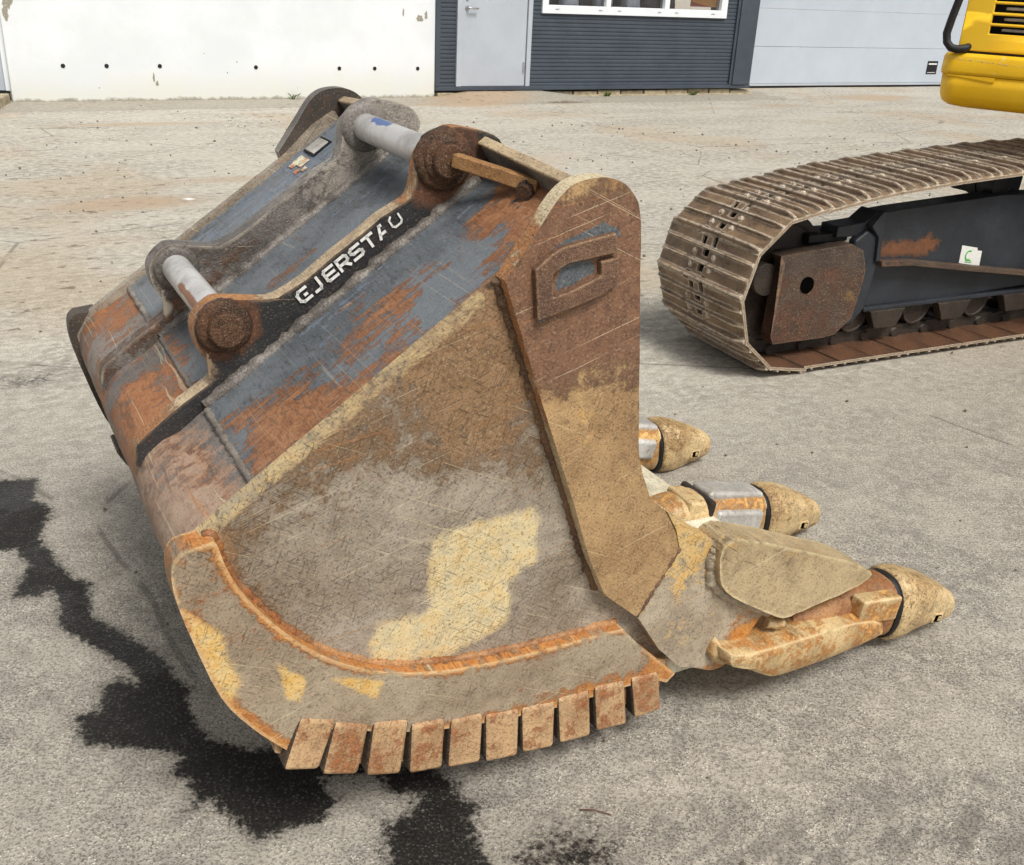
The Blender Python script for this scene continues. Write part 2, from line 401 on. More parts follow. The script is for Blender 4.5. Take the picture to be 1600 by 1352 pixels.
def lines(segs):
    out = []
    for a, b, st in segs:
        n = max(1, int(round((b - a) / st))); out += [a + (b - a) * i / n for i in range(n)]
    return out + [segs[-1][1]]
gx = lines([(-90, -20, 10), (-20, -6, 1.0), (-6, -1.7, .12), (-1.7, 1.3, .014), (1.3, 2.6, .06), (2.6, 8, .2), (8, 24, 1), (24, 90, 10)])
gy = lines([(-40, -2, 4), (-2, .9, .3), (.9, 2.75, .014), (2.75, 5, .06), (5, 14, .12), (14, 24, .5), (24, 90, 8)])
def ground_mesh():
    X, Y = np.meshgrid(np.array(gx), np.array(gy)); nx, ny = len(gx), len(gy)
    P = np.stack([X.ravel(), Y.ravel()], 1)
    al = P @ np.array(FU[:2]); di = P @ np.array(FN[:2])
    z = np.array([fbm((p[0], p[1], 0), .8, 3) for p in P]) * .004
    # drifted dirt rising to the door sill
    z = z + np.clip((di - 10.9) / .65, 0, 1) ** 1.3 * .07 * np.clip((al - 5.1) / .5, 0, 1) * np.clip((7.2 - al) / .6, 0, 1) * (di < 13)
    V = np.column_stack([P, z])
    i = np.arange(nx * ny).reshape(ny, nx)
    F = np.stack([i[:-1, :-1], i[:-1, 1:], i[1:, 1:], i[1:, :-1]], -1).reshape(-1, 4)
    me = bpy.data.meshes.new('ground'); me.from_pydata(V.tolist(), [], F.tolist())
    me.polygons.foreach_set('use_smooth', [True] * len(F)); me.update()
    def mk(co):
        q = co[:, :2]; near = (np.abs(q[:, 0]) < 2.2) & (q[:, 1] < 3.6) & (q[:, 1] > .7)
        c = np.zeros((len(co), 3)); qq = q[near]
        a = np.maximum(soft(inpoly(qq, STAIN_A) - .006, .055), soft(inpoly(qq, STAIN_B) - .015, .08))
        td = np.full(len(qq), 9.0)
        for p0, p1 in zip(TRAIL[:-1], TRAIL[1:]):
            p0, p1 = np.array(p0), np.array(p1); d = p1 - p0; tt = np.clip(((qq - p0) @ d) / (d @ d), 0, 1)
            td = np.minimum(td, np.hypot(*(qq - p0 - tt[:, None] * d).T))
        a = np.maximum(a, soft(.024 - td, .055) * 1.15)
        a = np.maximum(a, soft(inpoly(qq, STAIN_C), .16) * .78); a = np.maximum(a, soft(inpoly(qq, STAIN_D), .2) * .72)
        # thin towards the far end of the run, where it dries out
        a = a * np.where(qq[:, 1] > 2.0, .94, 1)
        c[near, 0] = a
        c[near, 2] = np.minimum(1, soft(inpoly(qq, SLICK) - .05, .2) * 1.1)
        c[:, 1] = np.clip((q[:, 1] - 1.9 - .55 * np.maximum(q[:, 0], 0)) / 3.2, 0, 1)
        return c
    setmask(me, mk)
    def mk2(co):
        q = co[:, :2]; c = np.zeros((len(co), 3)); al = q @ np.array(FU[:2]); di = q @ np.array(FN[:2])
        c[:, 0] = np.clip((di - 10.75) / .12, 0, 1) * (di < 14) * (al < 10.2)
        for a, d, ra, rd, v in ((5.7, 11.4, .8, .55, 1.0), (5.3, 10.9, .9, .3, .8), (.9, 6.6, .7, .28, .8), (1.7, 7.2, .6, .2, .6), (11.7, 10.9, 1.0, .45, .9), (9.4, 10.3, .8, .3, .6), (1.5, 9.9, 1.2, .16, .7), (3.6, 9.7, 1.5, .2, .6)):
            c[:, 1] = np.maximum(c[:, 1], v * np.exp(-((al - a) / ra) ** 2 - ((di - d) / rd) ** 2))
        for a, d, ra, rd, v in ((.95, 9.75, .7, .07, .9), (1.9, 8.7, .5, .08, .75), (6.6, 10.9, .5, .15, .9), (2.6, 10.2, 1.5, .06, .8), (4.2, 9.9, .9, .1, .6), (9.9, 9.6, .6, .12, .8)):
            c[:, 2] = np.maximum(c[:, 2], v * np.exp(-((al - a) / ra) ** 2 - ((di - d) / rd) ** 2))
        return c
    setmask(me, mk2, 'mask2')
    return me
def mat_ground():
    g = G('worn_concrete_yard')
    m = g.attr()
    n0 = g.noise(.55, 2, .6); n1 = g.noise(3.2, 4, .65); n2 = g.noise(21, 4, .72); n3 = g.noise(150, 2, .7)
    streak = g.noise(1, 4, .68, g.map((0, 0, R(-29)), (.8, 2.0, 1)))
    fine = g.noise(1, 3, .75, g.map((0, 0, R(-29)), (18, 26, 1)))
    near = g.mix(g.sm(n1, .34, .66), S(170, 163, 150), S(148, 142, 132))
    near = g.mix(g.sm(n2, .38, .72), near, S(184, 176, 162))
    far = g.mix(g.sm(streak, .38, .62), S(188, 182, 168), S(166, 160, 148))
    far = g.mix(g.sm(fine, .45, .62), far, S(204, 198, 184))
    far = g.mix(g.math('MULTIPLY', g.sm(fine, .46, .34), .4), far, S(140, 131, 116))
    far = g.mix(g.math('MULTIPLY', g.sm(n0, .5, .64), .5), far, S(184, 164, 136))
    f = g.sm(g.math('ADD', m[1], g.math('MULTIPLY', g.math('SUBTRACT', n1, .5), .5)), .05, .6)
    col = g.mix(f, near, far)
    inv = g.math('SUBTRACT', 1.0, f)
    m2 = g.attr('mask2')
    col = g.mix(g.math('MULTIPLY', g.sm(g.math('ADD', m2[0], g.math('MULTIPLY', g.math('SUBTRACT', n2, .5), .5)), .4, .6), .75), col, g.mix(g.sm(fine, .4, .6), S(150, 144, 132), S(168, 160, 144)))
    col = g.mix(g.math('MULTIPLY', g.sm(g.math('ADD', m2[1], g.math('MULTIPLY', g.math('SUBTRACT', fine, .5), .9)), .3, .75), .75), col, S(180, 154, 124))
    col = g.mix(g.math('MULTIPLY', g.sm(g.math('ADD', m2[2], g.math('MULTIPLY', g.math('SUBTRACT', n2, .5), 1.6)), .62, .74), .85), col, S(98, 82, 64))
    # aggregate: pale and dark stones of mixed size, thinning into the dusted yard
    v1 = g.vor(130); v2 = g.vor(62, vec=g.map(loc=(3, 1, 0))); v3 = g.vor(170, vec=g.map(loc=(7, 5, 0)))
    sp = g.math('MAXIMUM', g.math('MULTIPLY', g.sm(v1, .36, .22), g.sm(n2, .44, .54)), g.math('MULTIPLY', g.sm(v2, .22, .13), g.sm(n3, .42, .55)))
    col = g.mix(g.math('MULTIPLY', sp, g.math('SUBTRACT', .72, g.math('MULTIPLY', f, .55))), col, S(222, 217, 204))
    dk = g.math('MULTIPLY', g.sm(v3, .40, .24), g.sm(n1, .36, .58))
    col = g.mix(g.math('MULTIPLY', dk, g.math('SUBTRACT', .75, g.math('MULTIPLY', f, .5))), col, S(80, 75, 67))
    grit = g.sm(n3, .47, .62)
    col = g.mix(g.math('MULTIPLY', grit, g.math('SUBTRACT', .6, g.math('MULTIPLY', f, .3))), col, S(92, 87, 80))
    # scattered dirt crumbs and scuffs on the dusted part
    crumbs = g.math('MULTIPLY', g.sm(g.noise(1, 3, .78, g.map((0, 0, R(-29)), (7, 13, 1), (4, 2, 0))), .58, .66), g.sm(n0, .40, .54))
    col = g.mix(g.math('MULTIPLY', g.math('MULTIPLY', crumbs, f), .7), col, S(104, 88, 70))
    # tyre-dark scuffing in the near yard
    scf = g.sm(g.noise(1, 3, .7, g.map((0, 0, R(38)), (6, 15, 1))), .56, .68)
    col = g.mix(g.math('MULTIPLY', g.math('MULTIPLY', scf, inv), .22), col, S(86, 82, 76))
    # hairline cracks
    wv = g.n('VectorMath'); wv.operation = 'ADD'; g.link(g.co(), wv.inputs[0])
    cn_ = g.n('TexNoise'); cn_.inputs['Scale'].default_value = 2.2; cn_.inputs['Detail'].default_value = 4
    sc_ = g.n('VectorMath'); sc_.operation = 'SCALE'; sc_.inputs['Scale'].default_value = .9
    g.t.links.new(cn_.outputs['Color'], sc_.inputs[0]); g.t.links.new(sc_.outputs[0], wv.inputs[1])
    crk = g.math('MULTIPLY', g.sm(g.vor(.42, wv.outputs[0], 'Distance', 'DISTANCE_TO_EDGE'), .0045, .0015), g.sm(n1, .42, .54))
    col = g.mix(g.math('MULTIPLY', crk, .45), col, S(66, 60, 54))
    # wet slick streaks
    sl = g.math('MULTIPLY', m[2], g.sm(g.noise(1, 3, .7, g.map((0, 0, R(-50)), (7, 26, 1))), .44, .56))
    col = g.mix(g.math('MULTIPLY', sl, .55), col, S(54, 52, 50))
    # oil
    edge = g.math('ADD', g.math('MULTIPLY', g.math('SUBTRACT', n2, .5), .5), g.math('MULTIPLY', g.math('SUBTRACT', g.noise(70, 3, .75), .5), .6))
    damp = g.math('MULTIPLY', g.sm(g.math('ADD', m[0], edge), .12, .45), .45)
    col = g.mix(damp, col, g.mix(.5, col, S(84, 80, 74)))
    oil = g.sm(g.math('ADD', m[0], edge), .36, .56)
    deep = g.mix(g.sm(n1, .35, .65), S(14, 13, 13), S(26, 24, 23))
    deep = g.mix(g.math('MULTIPLY', sp, .3), deep, S(120, 116, 108))
    deep = g.mix(g.math('MULTIPLY', g.sm(n3, .5, .62), .22), deep, S(94, 88, 80))
    col = g.mix(g.math('MULTIPLY', oil, .97), col, deep)
    rg = g.math('SUBTRACT', .88, g.math('ADD', g.math('MULTIPLY', oil, g.math('ADD', .25, g.math('MULTIPLY', g.sm(n1, .45, .6), .35))), g.math('MULTIPLY', sl, .74)))
    h = g.math('ADD', g.math('MULTIPLY', n3, .6), g.math('ADD', g.math('MULTIPLY', sp, .4), g.math('MULTIPLY', n2, .8)))
    g.link(g.math('ADD', g.math('MULTIPLY', sl, .5), g.math('SUBTRACT', .4, g.math('MULTIPLY', oil, .2))), g.b.inputs['Specular IOR Level'])
    return g.out(col, rg, 0, g.bump(h, .8, .005))
M['ground'] = mat_ground()
ground = struct(link('ground', ground_mesh(), None, 'ground'))

# ================================================================== workshop building
bld = empty('workshop_building', FN * FAC_D, FAC_ROT)
tag(bld, 'workshop with white concrete wall, dark ribbed cladding, grey door and sectional garage door', 'building')
def mat_whitewall():
    g = G('white_painted_concrete')
    n1 = g.noise(1.2, 7, .6); n2 = g.noise(9, 8, .7); n3 = g.noise(60, 4)
    z = g.sepxyz()[2]
    col = g.mix(g.sm(n1, .35, .65), S(232, 235, 238), S(222, 226, 228))
    low = g.sm(g.math('ADD', z, g.math('MULTIPLY', g.math('SUBTRACT', n1, .5), .8)), .42, .0)
    col = g.mix(g.math('MULTIPLY', low, .7), col, S(216, 215, 202))
    grime = g.sm(g.math('ADD', z, g.math('MULTIPLY', g.math('SUBTRACT', n2, .5), .14)), .035, .0)
    col = g.mix(g.math('MULTIPLY', grime, .75), col, S(128, 120, 96))
    flake = g.math('MULTIPLY', g.sm(n2, .66, .70), g.sm(n1, .5, .6))
    col = g.mix(g.math('MULTIPLY', flake, .8), col, S(176, 172, 160))
    dots = g.math('MULTIPLY', g.sm(g.vor(7), .06, .035), g.sm(n1, .45, .6))
    col = g.mix(dots, col, S(120, 116, 104))
    board = g.noise(1, 4, .5, g.map(scale=(.6, 1, 9)))
    h = g.math('ADD', g.math('MULTIPLY', board, .8), g.math('ADD', n3, g.math('MULTIPLY', flake, -1.5)))
    return g.out(col, .75, 0, g.bump(h, .25, .006))
M['wwall'] = mat_whitewall()
M['clad'] = simple('anthracite_cladding', S(70, 78, 88), S(60, 68, 78), 3, .5, 0, .05)
M['door'] = simple('grey_painted_door', S(184, 191, 198), S(174, 181, 190), 2, .45, 0, .03)
M['garage'] = simple('grey_sectional_panel', S(190, 198, 208), S(182, 191, 201), 2, .45, 0, .03)
M['frame'] = simple('white_window_frame', S(236, 240, 242), S(228, 232, 235), 3, .4, 0, .03)
M['foundation'] = simple('foundation_concrete', S(188, 176, 148), S(146, 132, 108), 14, .9, 0, .8, bd=.02)
M['steel'] = simple('brushed_handle_steel', S(200, 202, 204), S(180, 182, 186), 30, .3, .7, .03)
def glassm():
    g = G('window_glass'); g.b.inputs['Transmission Weight'].default_value = .0
    t = g.t; tr = g.n('BsdfTransparent'); gl = g.n('BsdfGlossy'); gl.inputs['Roughness'].default_value = .02
    mx = g.n('MixShader'); fr = g.n('Fresnel'); fr.inputs[0].default_value = 1.5
    t.links.new(fr.outputs[0], mx.inputs[0]); t.links.new(tr.outputs[0], mx.inputs[1]); t.links.new(gl.outputs[0], mx.inputs[2])
    t.links.new(mx.outputs[0], t.nodes['Material Output'].inputs[0]); return g.m
M['glass'] = glassm()
def B(name, mat, x0, x1, y0, y1, z0, z1, parent=bld, bevel=0):
    return MB().box(x0, x1, y0, y1, z0, z1).build(name, mat, parent, bevel)
H = 4.2
# white concrete wall with the opening of a door at its far end
MB().box(.64, 5.18, 0, .3, -.3, H).box(-6, -.5, 0, .3, -.3, H).box(-.5, .64, 0, .3, 2.3, H).build('concrete_wall', 'wwall', bld, .012)
sd_ = B('side_door', 'door', -.46, .60, .12, .17, .10, 2.28)
B('door_frame', 'frame', .60, .64, .08, .2, .1, 2.3, sd_)
for a, zz in ((1.14, .34), (1.55, .34), (2.07, .34), (3.07, .33), (4.01, .32), (4.43, .32), (4.96, .32)):
    m = MB(); m.tube([(a, -.004, zz), (a, .02, zz)], [.022, .018], 10); m.build('anchor_hole', 'black', bld)
# chipped paint near the corner
M['chip'] = simple('bare_concrete_chip', S(168, 164, 148), S(140, 134, 118), 60, .9, 0, .5)
for cx, cz, rx, rz in ((4.98, .86, .05, .045), (5.06, .89, .02, .05), (4.78, .92, .012, .05), (.72, .93, .05, .08), (.69, .82, .03, .07), (2.0, .22, .012, .05), (2.03, .17, .015, .03)):
    pts = []
    for k in range(14):
        a = 2 * math.pi * k / 14; q = .6 + .55 * random.random(); pts.append((cx + rx * q * math.cos(a), cz + rz * q * math.sin(a)))
    MB().prism(pts, -.003, .01).build('paint_chip', 'chip', bld)
# ribbed cladding : pitch 46 mm horizontal ribs
def cladding(x0, x1, z0, z1, name='cladding'):
    p = .046; prof = []; z = z0
    while z < z1 - 1e-6:
        prof += [(.0, z), (.0, z + p * .50), (.007, z + p * .62), (.007, z + p * .90)]; z += p
    prof.append((.0, z1)); n = len(prof)
    v = [(x, y, zz) for x in (x0, x1) for y, zz in prof]
    f = [(i, i + n, i + n + 1, i + 1) for i in range(n - 1)]
    return MB().add(v, f).build(name, 'clad', bld)
cladding(5.24, 5.45, .12, H); cladding(6.44, 6.60, .12, H); cladding(6.60, 9.36, .12, .955); cladding(9.36, 9.56, .12, H); cladding(6.60, 9.36, 2.2, H)
B('wall_core', 'clad', 5.2, 9.9, .08, .3, .12, .95); B('wall_core', 'clad', 5.2, 9.9, .06, .3, 2.2, H)
B('wall_core', 'clad', 5.2, 5.5, .08, .3, .95, 2.2); B('wall_core', 'clad', 6.38, 6.6, .08, .3, .95, 2.2); B('wall_core', 'clad', 9.36, 9.9, .08, .3, .95, 2.2)
B('corner_trim', 'clad', 5.18, 5.24, -.02, .06, .12, H, bevel=.004)
B('base_flashing', 'clad', 5.18, 9.93, -.035, .06, .075, .118, bevel=.004)
m = MB(); 
for k in range(9):
    x = 6.75 + k * .36; m.box(x, x + .34, .0 + random.uniform(-.01, .01), .2, -.1, .06 + random.uniform(-.015, .015))
m.build('foundation_stone', 'foundation', bld, .012)
B('foundation', 'foundation', 5.2, 5.42, -.05, .2, -.1, .05, bevel=.01)
B('foundation', 'foundation', 6.7, 9.95, -.10, .0, -.1, .012, bevel=.008)
B('column', 'clad', 9.60, 9.84, -.05, .1, .12, H, bevel=.006)
B('column_trim', 'clad', 9.56, 9.60, -.03, .1, .12, H, bevel=.004)
B('column_trim', 'clad', 9.855, 9.93, -.02, .7, .12, H, bevel=.006)
# entrance door
dr = B('door', 'door', 5.515, 6.375, -.008, .04, .122, 2.16, bevel=.003)
for x0, x1 in ((5.445, 5.508), (6.382, 6.44)): B('door_frame', 'door', x0, x1, -.03, .05, .12, 2.2, dr, .003)
B('door_frame', 'door', 5.45, 6.44, -.03, .05, 2.17, 2.23, dr, .003)
m = MB(); m.tube([(5.575, -.01, .99), (5.575, -.022, .99)], .026, 16); m.tube([(5.575, -.02, .99), (5.575, -.055, .99), (5.59, -.06, .988), (5.70, -.058, .985)], .011, 10)
m.tube([(5.575, -.01, 1.09), (5.575, -.02, 1.09)], .02, 14)
m.build('handle', 'steel', dr)
B('hinge', 'steel', 6.345, 6.36, -.03, .0, .28, .40, dr, .003)
# window
win = empty('window', (0, 0, 0)); win.parent = bld
B('frame', 'frame', 6.57, 9.38, -.03, .08, .955, 1.05, win, .004)
for x0, x1 in ((6.57, 6.655), (7.475, 7.545), (8.365, 8.44), (9.28, 9.38)): B('frame', 'frame', x0, x1, -.028, .08, 1.05, 2.2, win, .004)
B('frame', 'frame', 6.57, 9.38, -.03, .08, 2.2, 2.29, win, .004)
for x0, x1 in ((6.655, 7.475), (7.545, 8.365), (8.44, 9.28)): B('pane', 'glass', x0, x1, .03, .036, 1.05, 2.2, win)
for k, xx in enumerate((6.75, 7.37, 7.65, 8.26, 8.53, 9.12)): MB().box(xx, xx + .05, -.034, -.028, 1.0, 1.012).build('drain_cap', 'steel', win)
M['room'] = simple('dim_room', S(92, 94, 104), S(66, 68, 76), 2, .8)
MB().box(6.4, 9.6, 1.7, 1.8, .1, 2.6).box(6.4, 9.6, .3, 1.8, .85, .9).build('interior_wall', 'room', bld)
# goods on the sill behind the glass
M['bagw'] = simple('white_plastic_bag', S(228, 234, 246), S(196, 204, 226), 8, .4)
M['bagd'] = simple('dark_goods', S(48, 46, 52), S(74, 72, 84), 14, .6)
def sack(x, y, z, rx, ry, rz, mat, seed):
    v = []; f = []; a, b = 18, 10
    for i in range(b + 1):
        t = math.pi * i / b
        for k in range(a):
            p = 2 * math.pi * k / a
            d = Vector((math.cos(p) * math.sin(t), math.sin(p) * math.sin(t), math.cos(t)))
            e = 1 + .12 * fbm(d + Vector((seed, 0, 0)), 1.8)
            s_ = [math.copysign(abs(c) ** .7, c) for c in d]
            v.append((x + s_[0] * rx * e, y + s_[1] * ry * e, z + s_[2] * rz * e))
    for i in range(b):
        for k in range(a): f.append((i * a + k, i * a + (k + 1) % a, (i + 1) * a + (k + 1) % a, (i + 1) * a + k))
    o = MB().add(v, f, True).build('goods_sack', mat, None)
    o.parent = None
    o.matrix_world = Matrix.Translation(FN * FAC_D) @ Matrix.Rotation(FAC_ROT, 4, 'Z')
    return o
for k, (x, mt, lab) in enumerate(((6.76, 'bagw', 'white plastic sack at the window edge next to the grey door'), (6.98, 'bagd', 'dark bundle between white sacks in the window pane nearest the grey door'), (7.25, 'bagw', 'white sack by the first mullion in the pane nearest the grey door'),
                     (7.70, 'bagw', 'white sack in the middle window pane'), (7.98, 'bagd', 'dark bundle in the middle window pane'), (8.24, 'bagd', 'dark bundle against the second window mullion'))):
    tag(sack(x + .30, .19 + .03 * (k % 2), 1.06 + .02 * (k % 3), .13, .09, .17, mt, k * 2.3), lab, 'sack')
M['banner'] = None
def bannerm():
    g = G('banner_print'); x = g.sepxyz()[2]
    y = g.math('ADD', x, g.math('MULTIPLY', g.sepxyz()[0], .18))
    col = g.mix(g.sm(y, 2.735, 2.745), S(170, 66, 44), S(214, 150, 60))
    return g.out(col, .5)
M['banner'] = bannerm()
bn = MB().box(8.86, 9.34, .09, .10, 1.085, 1.7).build('banner', 'banner', None)
bn.matrix_world = Matrix.Translation(FN * FAC_D) @ Matrix.Rotation(FAC_ROT, 4, 'Z')
tag(bn, 'red and orange banner behind the window pane beside the dark column', 'banner')
# garage door, set back
gd = empty('garage_door', (0, 0, 0)); gd.parent = bld
for k in range(6): B('panel', 'garage', 9.95, 15.4, .60, .645, .065 + k * .51, .065 + k * .51 + .506, gd, .004)
B('rubber_seal', 'black', 9.95, 15.4, .61, .64, .0, .03, gd); B('bottom_rail', 'door', 9.95, 15.4, .595, .64, .03, .062, gd, .003)
B('door_track', 'clad', 15.4, 15.6, .5, .7, 0, H, gd)
st = B('maker_sticker', 'black', 14.08, 14.32, .598, .5995, .19, .39, gd)
for zz, hh, x0, x1 in ((.335, .022, 14.11, 14.30), (.212, .008, 14.11, 14.29)): B('print', 'white', x0, x1, .5965, .5978, zz, zz + hh, st)
B('lintel', 'clad', 9.93, 16.5, .2, .8, 3.2, H); B('pier', 'clad', 15.6, 22, .2, .8, -.1, H)
B('roof', 'clad', -6.2, 22, -.15, 9, H, H + .25)
# concrete door step at the far end of the white wall
stp = MB().prism([(-1.6, -.98), (.36, -.98), (.62, -.02), (-1.6, -.02)], -.02, .088, 'z').build('concrete_step', 'foundation', None, .012)
stp.matrix_world = Matrix.Translation(FN * FAC_D) @ Matrix.Rotation(FAC_ROT, 4, 'Z')
tag(stp, 'pale concrete step at the end of the white wall', 'step')
PATCH_MAIN = [(-0.393, 0.561), (-0.354, 0.582), (-0.194, 0.589), (-0.173, 0.578), (-0.174, 0.464), (-0.224, 0.445), (-0.225, 0.359), (-0.275, 0.333), (-0.36, 0.312), (-0.466, 0.331), (-0.494, 0.348), (-0.499, 0.394), (-0.482, 0.433), (-0.395, 0.433)]  # outlines of the paler areas on side plate, band and cheek
PATCH_B1 = [(-0.654, 0.426), (-0.601, 0.378), (-0.618, 0.334), (-0.643, 0.349)]
PATCH_B2 = [(-0.585, 0.379), (-0.472, 0.336), (-0.49, 0.296), (-0.522, 0.32)]
PATCH_B3 = [(-0.787, 0.583), (-0.768, 0.545), (-0.726, 0.5), (-0.724, 0.471), (-0.704, 0.412), (-0.717, 0.356), (-0.743, 0.395), (-0.772, 0.502)]
PATCH_C = [(-0.186, 0.824), (-0.109, 0.829), (-0.082, 0.683), (-0.137, 0.669), (-0.168, 0.744)]
PAINT_C = [(-0.226, 1.002), (-0.201, 1.033), (-0.12, 1.061), (-0.089, 1.044), (-0.189, 1.018), (-0.22, 0.992), (-0.215, 0.921), (-0.233, 0.933)]
PAINT_S = [(-0.278, 0.959), (-0.255, 0.937), (-0.215, 0.817), (-0.236, 0.831), (-0.259, 0.897)]

# ================================================================== EXCAVATOR BUCKET  (local x = towards teeth, y = across, z = up)
bucket = empty('excavator_bucket', (.2277, 1.5834, 0), R(29.31))
tag(bucket, 'large worn rusty digging bucket lying on the yard beside an oil stain', 'bucket')
WID = 1.18
b0 = np.array((-.652, .703)); sdir = np.array((math.cos(R(34.96)), math.sin(R(34.96)))); ndir = np.array((-sdir[1], sdir[0]))
def sn(s, n): q = b0 + sdir * s + ndir * n; return (float(q[0]), float(q[1]))
def ramp(x, a, b): return np.clip((x - a) / (b - a), 0, 1)
def vnoise(co, sc, seed=0):
    return np.array([mnoise.fractal(Vector((p[0] * sc + seed, p[1] * sc, p[2] * sc)), 1.0, 2.0, 3) for p in co])

CHEEK = smooth_poly([(-.284, .988), (-.245, 1.042), (-.216, 1.086), (-.196, 1.11), (-.175, 1.124), (-.149, 1.13), (-.121, 1.13), (-.095, 1.122), (-.075, 1.107), (-.061, 1.087), (-.054, 1.062)], n=3) + \
    smooth_poly([(-.037, .901), (-.026, .789), (-.014, .682), (.001, .619), (.023, .570), (.063, .529)], n=3) + [(.09, .483), (.105, .44), (.024, .315), (-.053, .384), (-.095, .475), (-.129, .571), (-.205, .772)]
BAND_IN = smooth_poly([(-.740, .652), (-.726, .650), (-.718, .618), (-.703, .576), (-.678, .531), (-.642, .481), (-.604, .437), (-.564, .401), (-.5, .359), (-.433, .332), (-.338, .311), (-.238, .301), (-.133, .296), (-.051, .295), (-.001, .292)], n=3)
BAND_OUT = smooth_poly([(-.775, .648), (-.787, .635), (-.791, .61), (-.788, .573), (-.772, .502), (-.739, .388), (-.7, .319), (-.652, .259), (-.627, .234)], n=3)
BAND = BAND_IN + [(.041, .243), (.109, .176), (.136, .149), (.118, .132), (.09, .148), (.04, .155), (-.02, .155), (-.12, .158), (-.2, .166), (-.28, .176), (-.36, .191), (-.43, .208), (-.50, .236), (-.56, .262), (-.605, .285), (-.622, .262)] + BAND_OUT[::-1][1:]
SIDE = [(-.27, .984), (-.652, .717), (-.745, .650), (-.776, .60), (-.772, .56), (-.757, .5), (-.725, .39), (-.686, .325), (-.63, .26), (-.5, .2), (-.3, .15), (-.1, .13), (.12, .14), (.12, .22), (.09, .40), (.03, .50), (-.05, .62), (-.08, .8), (-.10, 1.0), (-.15, 1.08), (-.2, 1.05)]
CORNER = smooth_poly([(.028, .563), (.055, .537), (.127, .481), (.181, .441), (.211, .427)], n=3) + [(.30, .40), (.36, .36), (.36, .24)] + smooth_poly([(.327, .205), (.288, .159), (.269, .128), (.232, .124), (.193, .142), (.146, .160)], n=3) + [(.088, .221), (.0275, .3125), (.1085, .4395), (.0935, .485), (.066, .531)]

M['corner'] = weathered('lip_corner_steel', (S(182, 168, 146), S(160, 144, 122)), (S(218, 154, 74), S(192, 124, 58)), (S(222, 194, 138), S(210, 168, 100)), PAINT, k=.05, kmud=.05, kpaint=-1, scratch=.5, speck=.5, rough=(.32, .6), bump=.36, longs=.5)
def mask_side(co):
    u, z = co[:, 0], co[:, 2]; q = co[:, [0, 2]]
    rust = .26 + .52 * ramp(z, .44, .84) + .35 * np.exp(-((u + .30) / .08) ** 2) * ramp(z, .6, .85)
    rim = np.exp(-(inpoly(q, BAND + [])/.02) ** 2) * .25
    mud_and_pale = soft(inpoly(q, PATCH_MAIN) + .004, .035) * .95  # paler tone inside the main patch outline
    # dry dust along the upper edge
    d = (q - b0) @ ndir
    mud_and_pale = np.maximum(mud_and_pale, ramp(d, -.035, .0) * .62 * (u < -.3))
    mud_and_pale = np.maximum(mud_and_pale, .22 * ramp(.62 - z, 0, .3))
    return np.stack([rust + rim, mud_and_pale, soft(inpoly(q, PAINT_S), .03) * .9 + .22 * (ramp(.45 - z, 0, .1))], 1)
def mask_cheek(co):
    u, z = co[:, 0], co[:, 2]; q = co[:, [0, 2]]
    rust = .95 * ramp(z, .70, .86) - .35 * ramp(z, 1.06, 1.11) + .1
    mud_and_pale = np.maximum(soft(inpoly(q, PATCH_C), .05) * .8, .35 * ramp(.75 - z, 0, .3))  # cheek patch paler, and a paler tone lower down
    mud_and_pale = np.maximum(mud_and_pale, .55 * ramp(z, 1.06, 1.10))
    paint = np.maximum(soft(inpoly(q, PAINT_C) + .006, .012) * 1.15, soft(inpoly(q, [(-.21, .96), (-.19, 1.008), (-.13, 1.012), (-.13, .985), (-.2, .960)]) + .004, .012) * .95)
    return np.stack([rust, mud_and_pale * (paint < .3), paint], 1)
def mask_band(co):
    u, z = co[:, 0], co[:, 2]; q = co[:, [0, 2]]
    mud_and_pale = np.maximum(np.maximum(soft(inpoly(q, PATCH_B1), .02), soft(inpoly(q, PATCH_B2), .02)), soft(inpoly(q, PATCH_B3), .03))  # three paler areas on the heel band
    sd_in = np.min([np.hypot(q[:, 0] - a, q[:, 1] - b) for a, b in BAND_IN], 0)
    rust = .15 + .25 * np.exp(-(sd_in / .012) ** 2) + .55 * ramp(.19 - z, -.03, .03) * (u > -.6) + .3 * np.exp(-(np.abs(inpoly(q, BAND)) / .012) ** 2) + .6 * np.exp(-(np.min([np.hypot(q[:, 0] - a, q[:, 1] - b) for a, b in BAND_OUT[-14:]], 0) / .022) ** 2)
    mud_and_pale = np.maximum(mud_and_pale, .5 * np.exp(-((sd_in - .006) / .010) ** 2))
    return np.stack([rust, mud_and_pale, np.zeros(len(co))], 1)

def both(name, poly, w0, w1, mat, cell, dent, mask, bevel, seg=2, rim=None, far=None):
    a = plate(name, poly, w0, w1, mat, bucket, cell, dent, mask, bevel, seg, rim)
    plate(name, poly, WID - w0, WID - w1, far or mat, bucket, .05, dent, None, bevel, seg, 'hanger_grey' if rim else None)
    return a
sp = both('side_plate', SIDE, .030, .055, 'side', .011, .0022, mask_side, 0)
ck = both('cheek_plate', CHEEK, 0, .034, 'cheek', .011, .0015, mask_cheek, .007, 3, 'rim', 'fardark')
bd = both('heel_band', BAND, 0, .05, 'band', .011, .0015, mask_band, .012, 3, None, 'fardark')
M['wing'] = weathered('wing_cast_steel', (S(190, 168, 130), S(162, 140, 106)), (S(208, 152, 80), S(182, 122, 62)), (S(222, 198, 148), S(206, 170, 108)), PAINT, k=.22, kmud=.3, kpaint=-1, scratch=.5, speck=.5, rough=(.34, .62), edge=S(240, 222, 176), edge_r=.012, bump=.4, longs=.5)
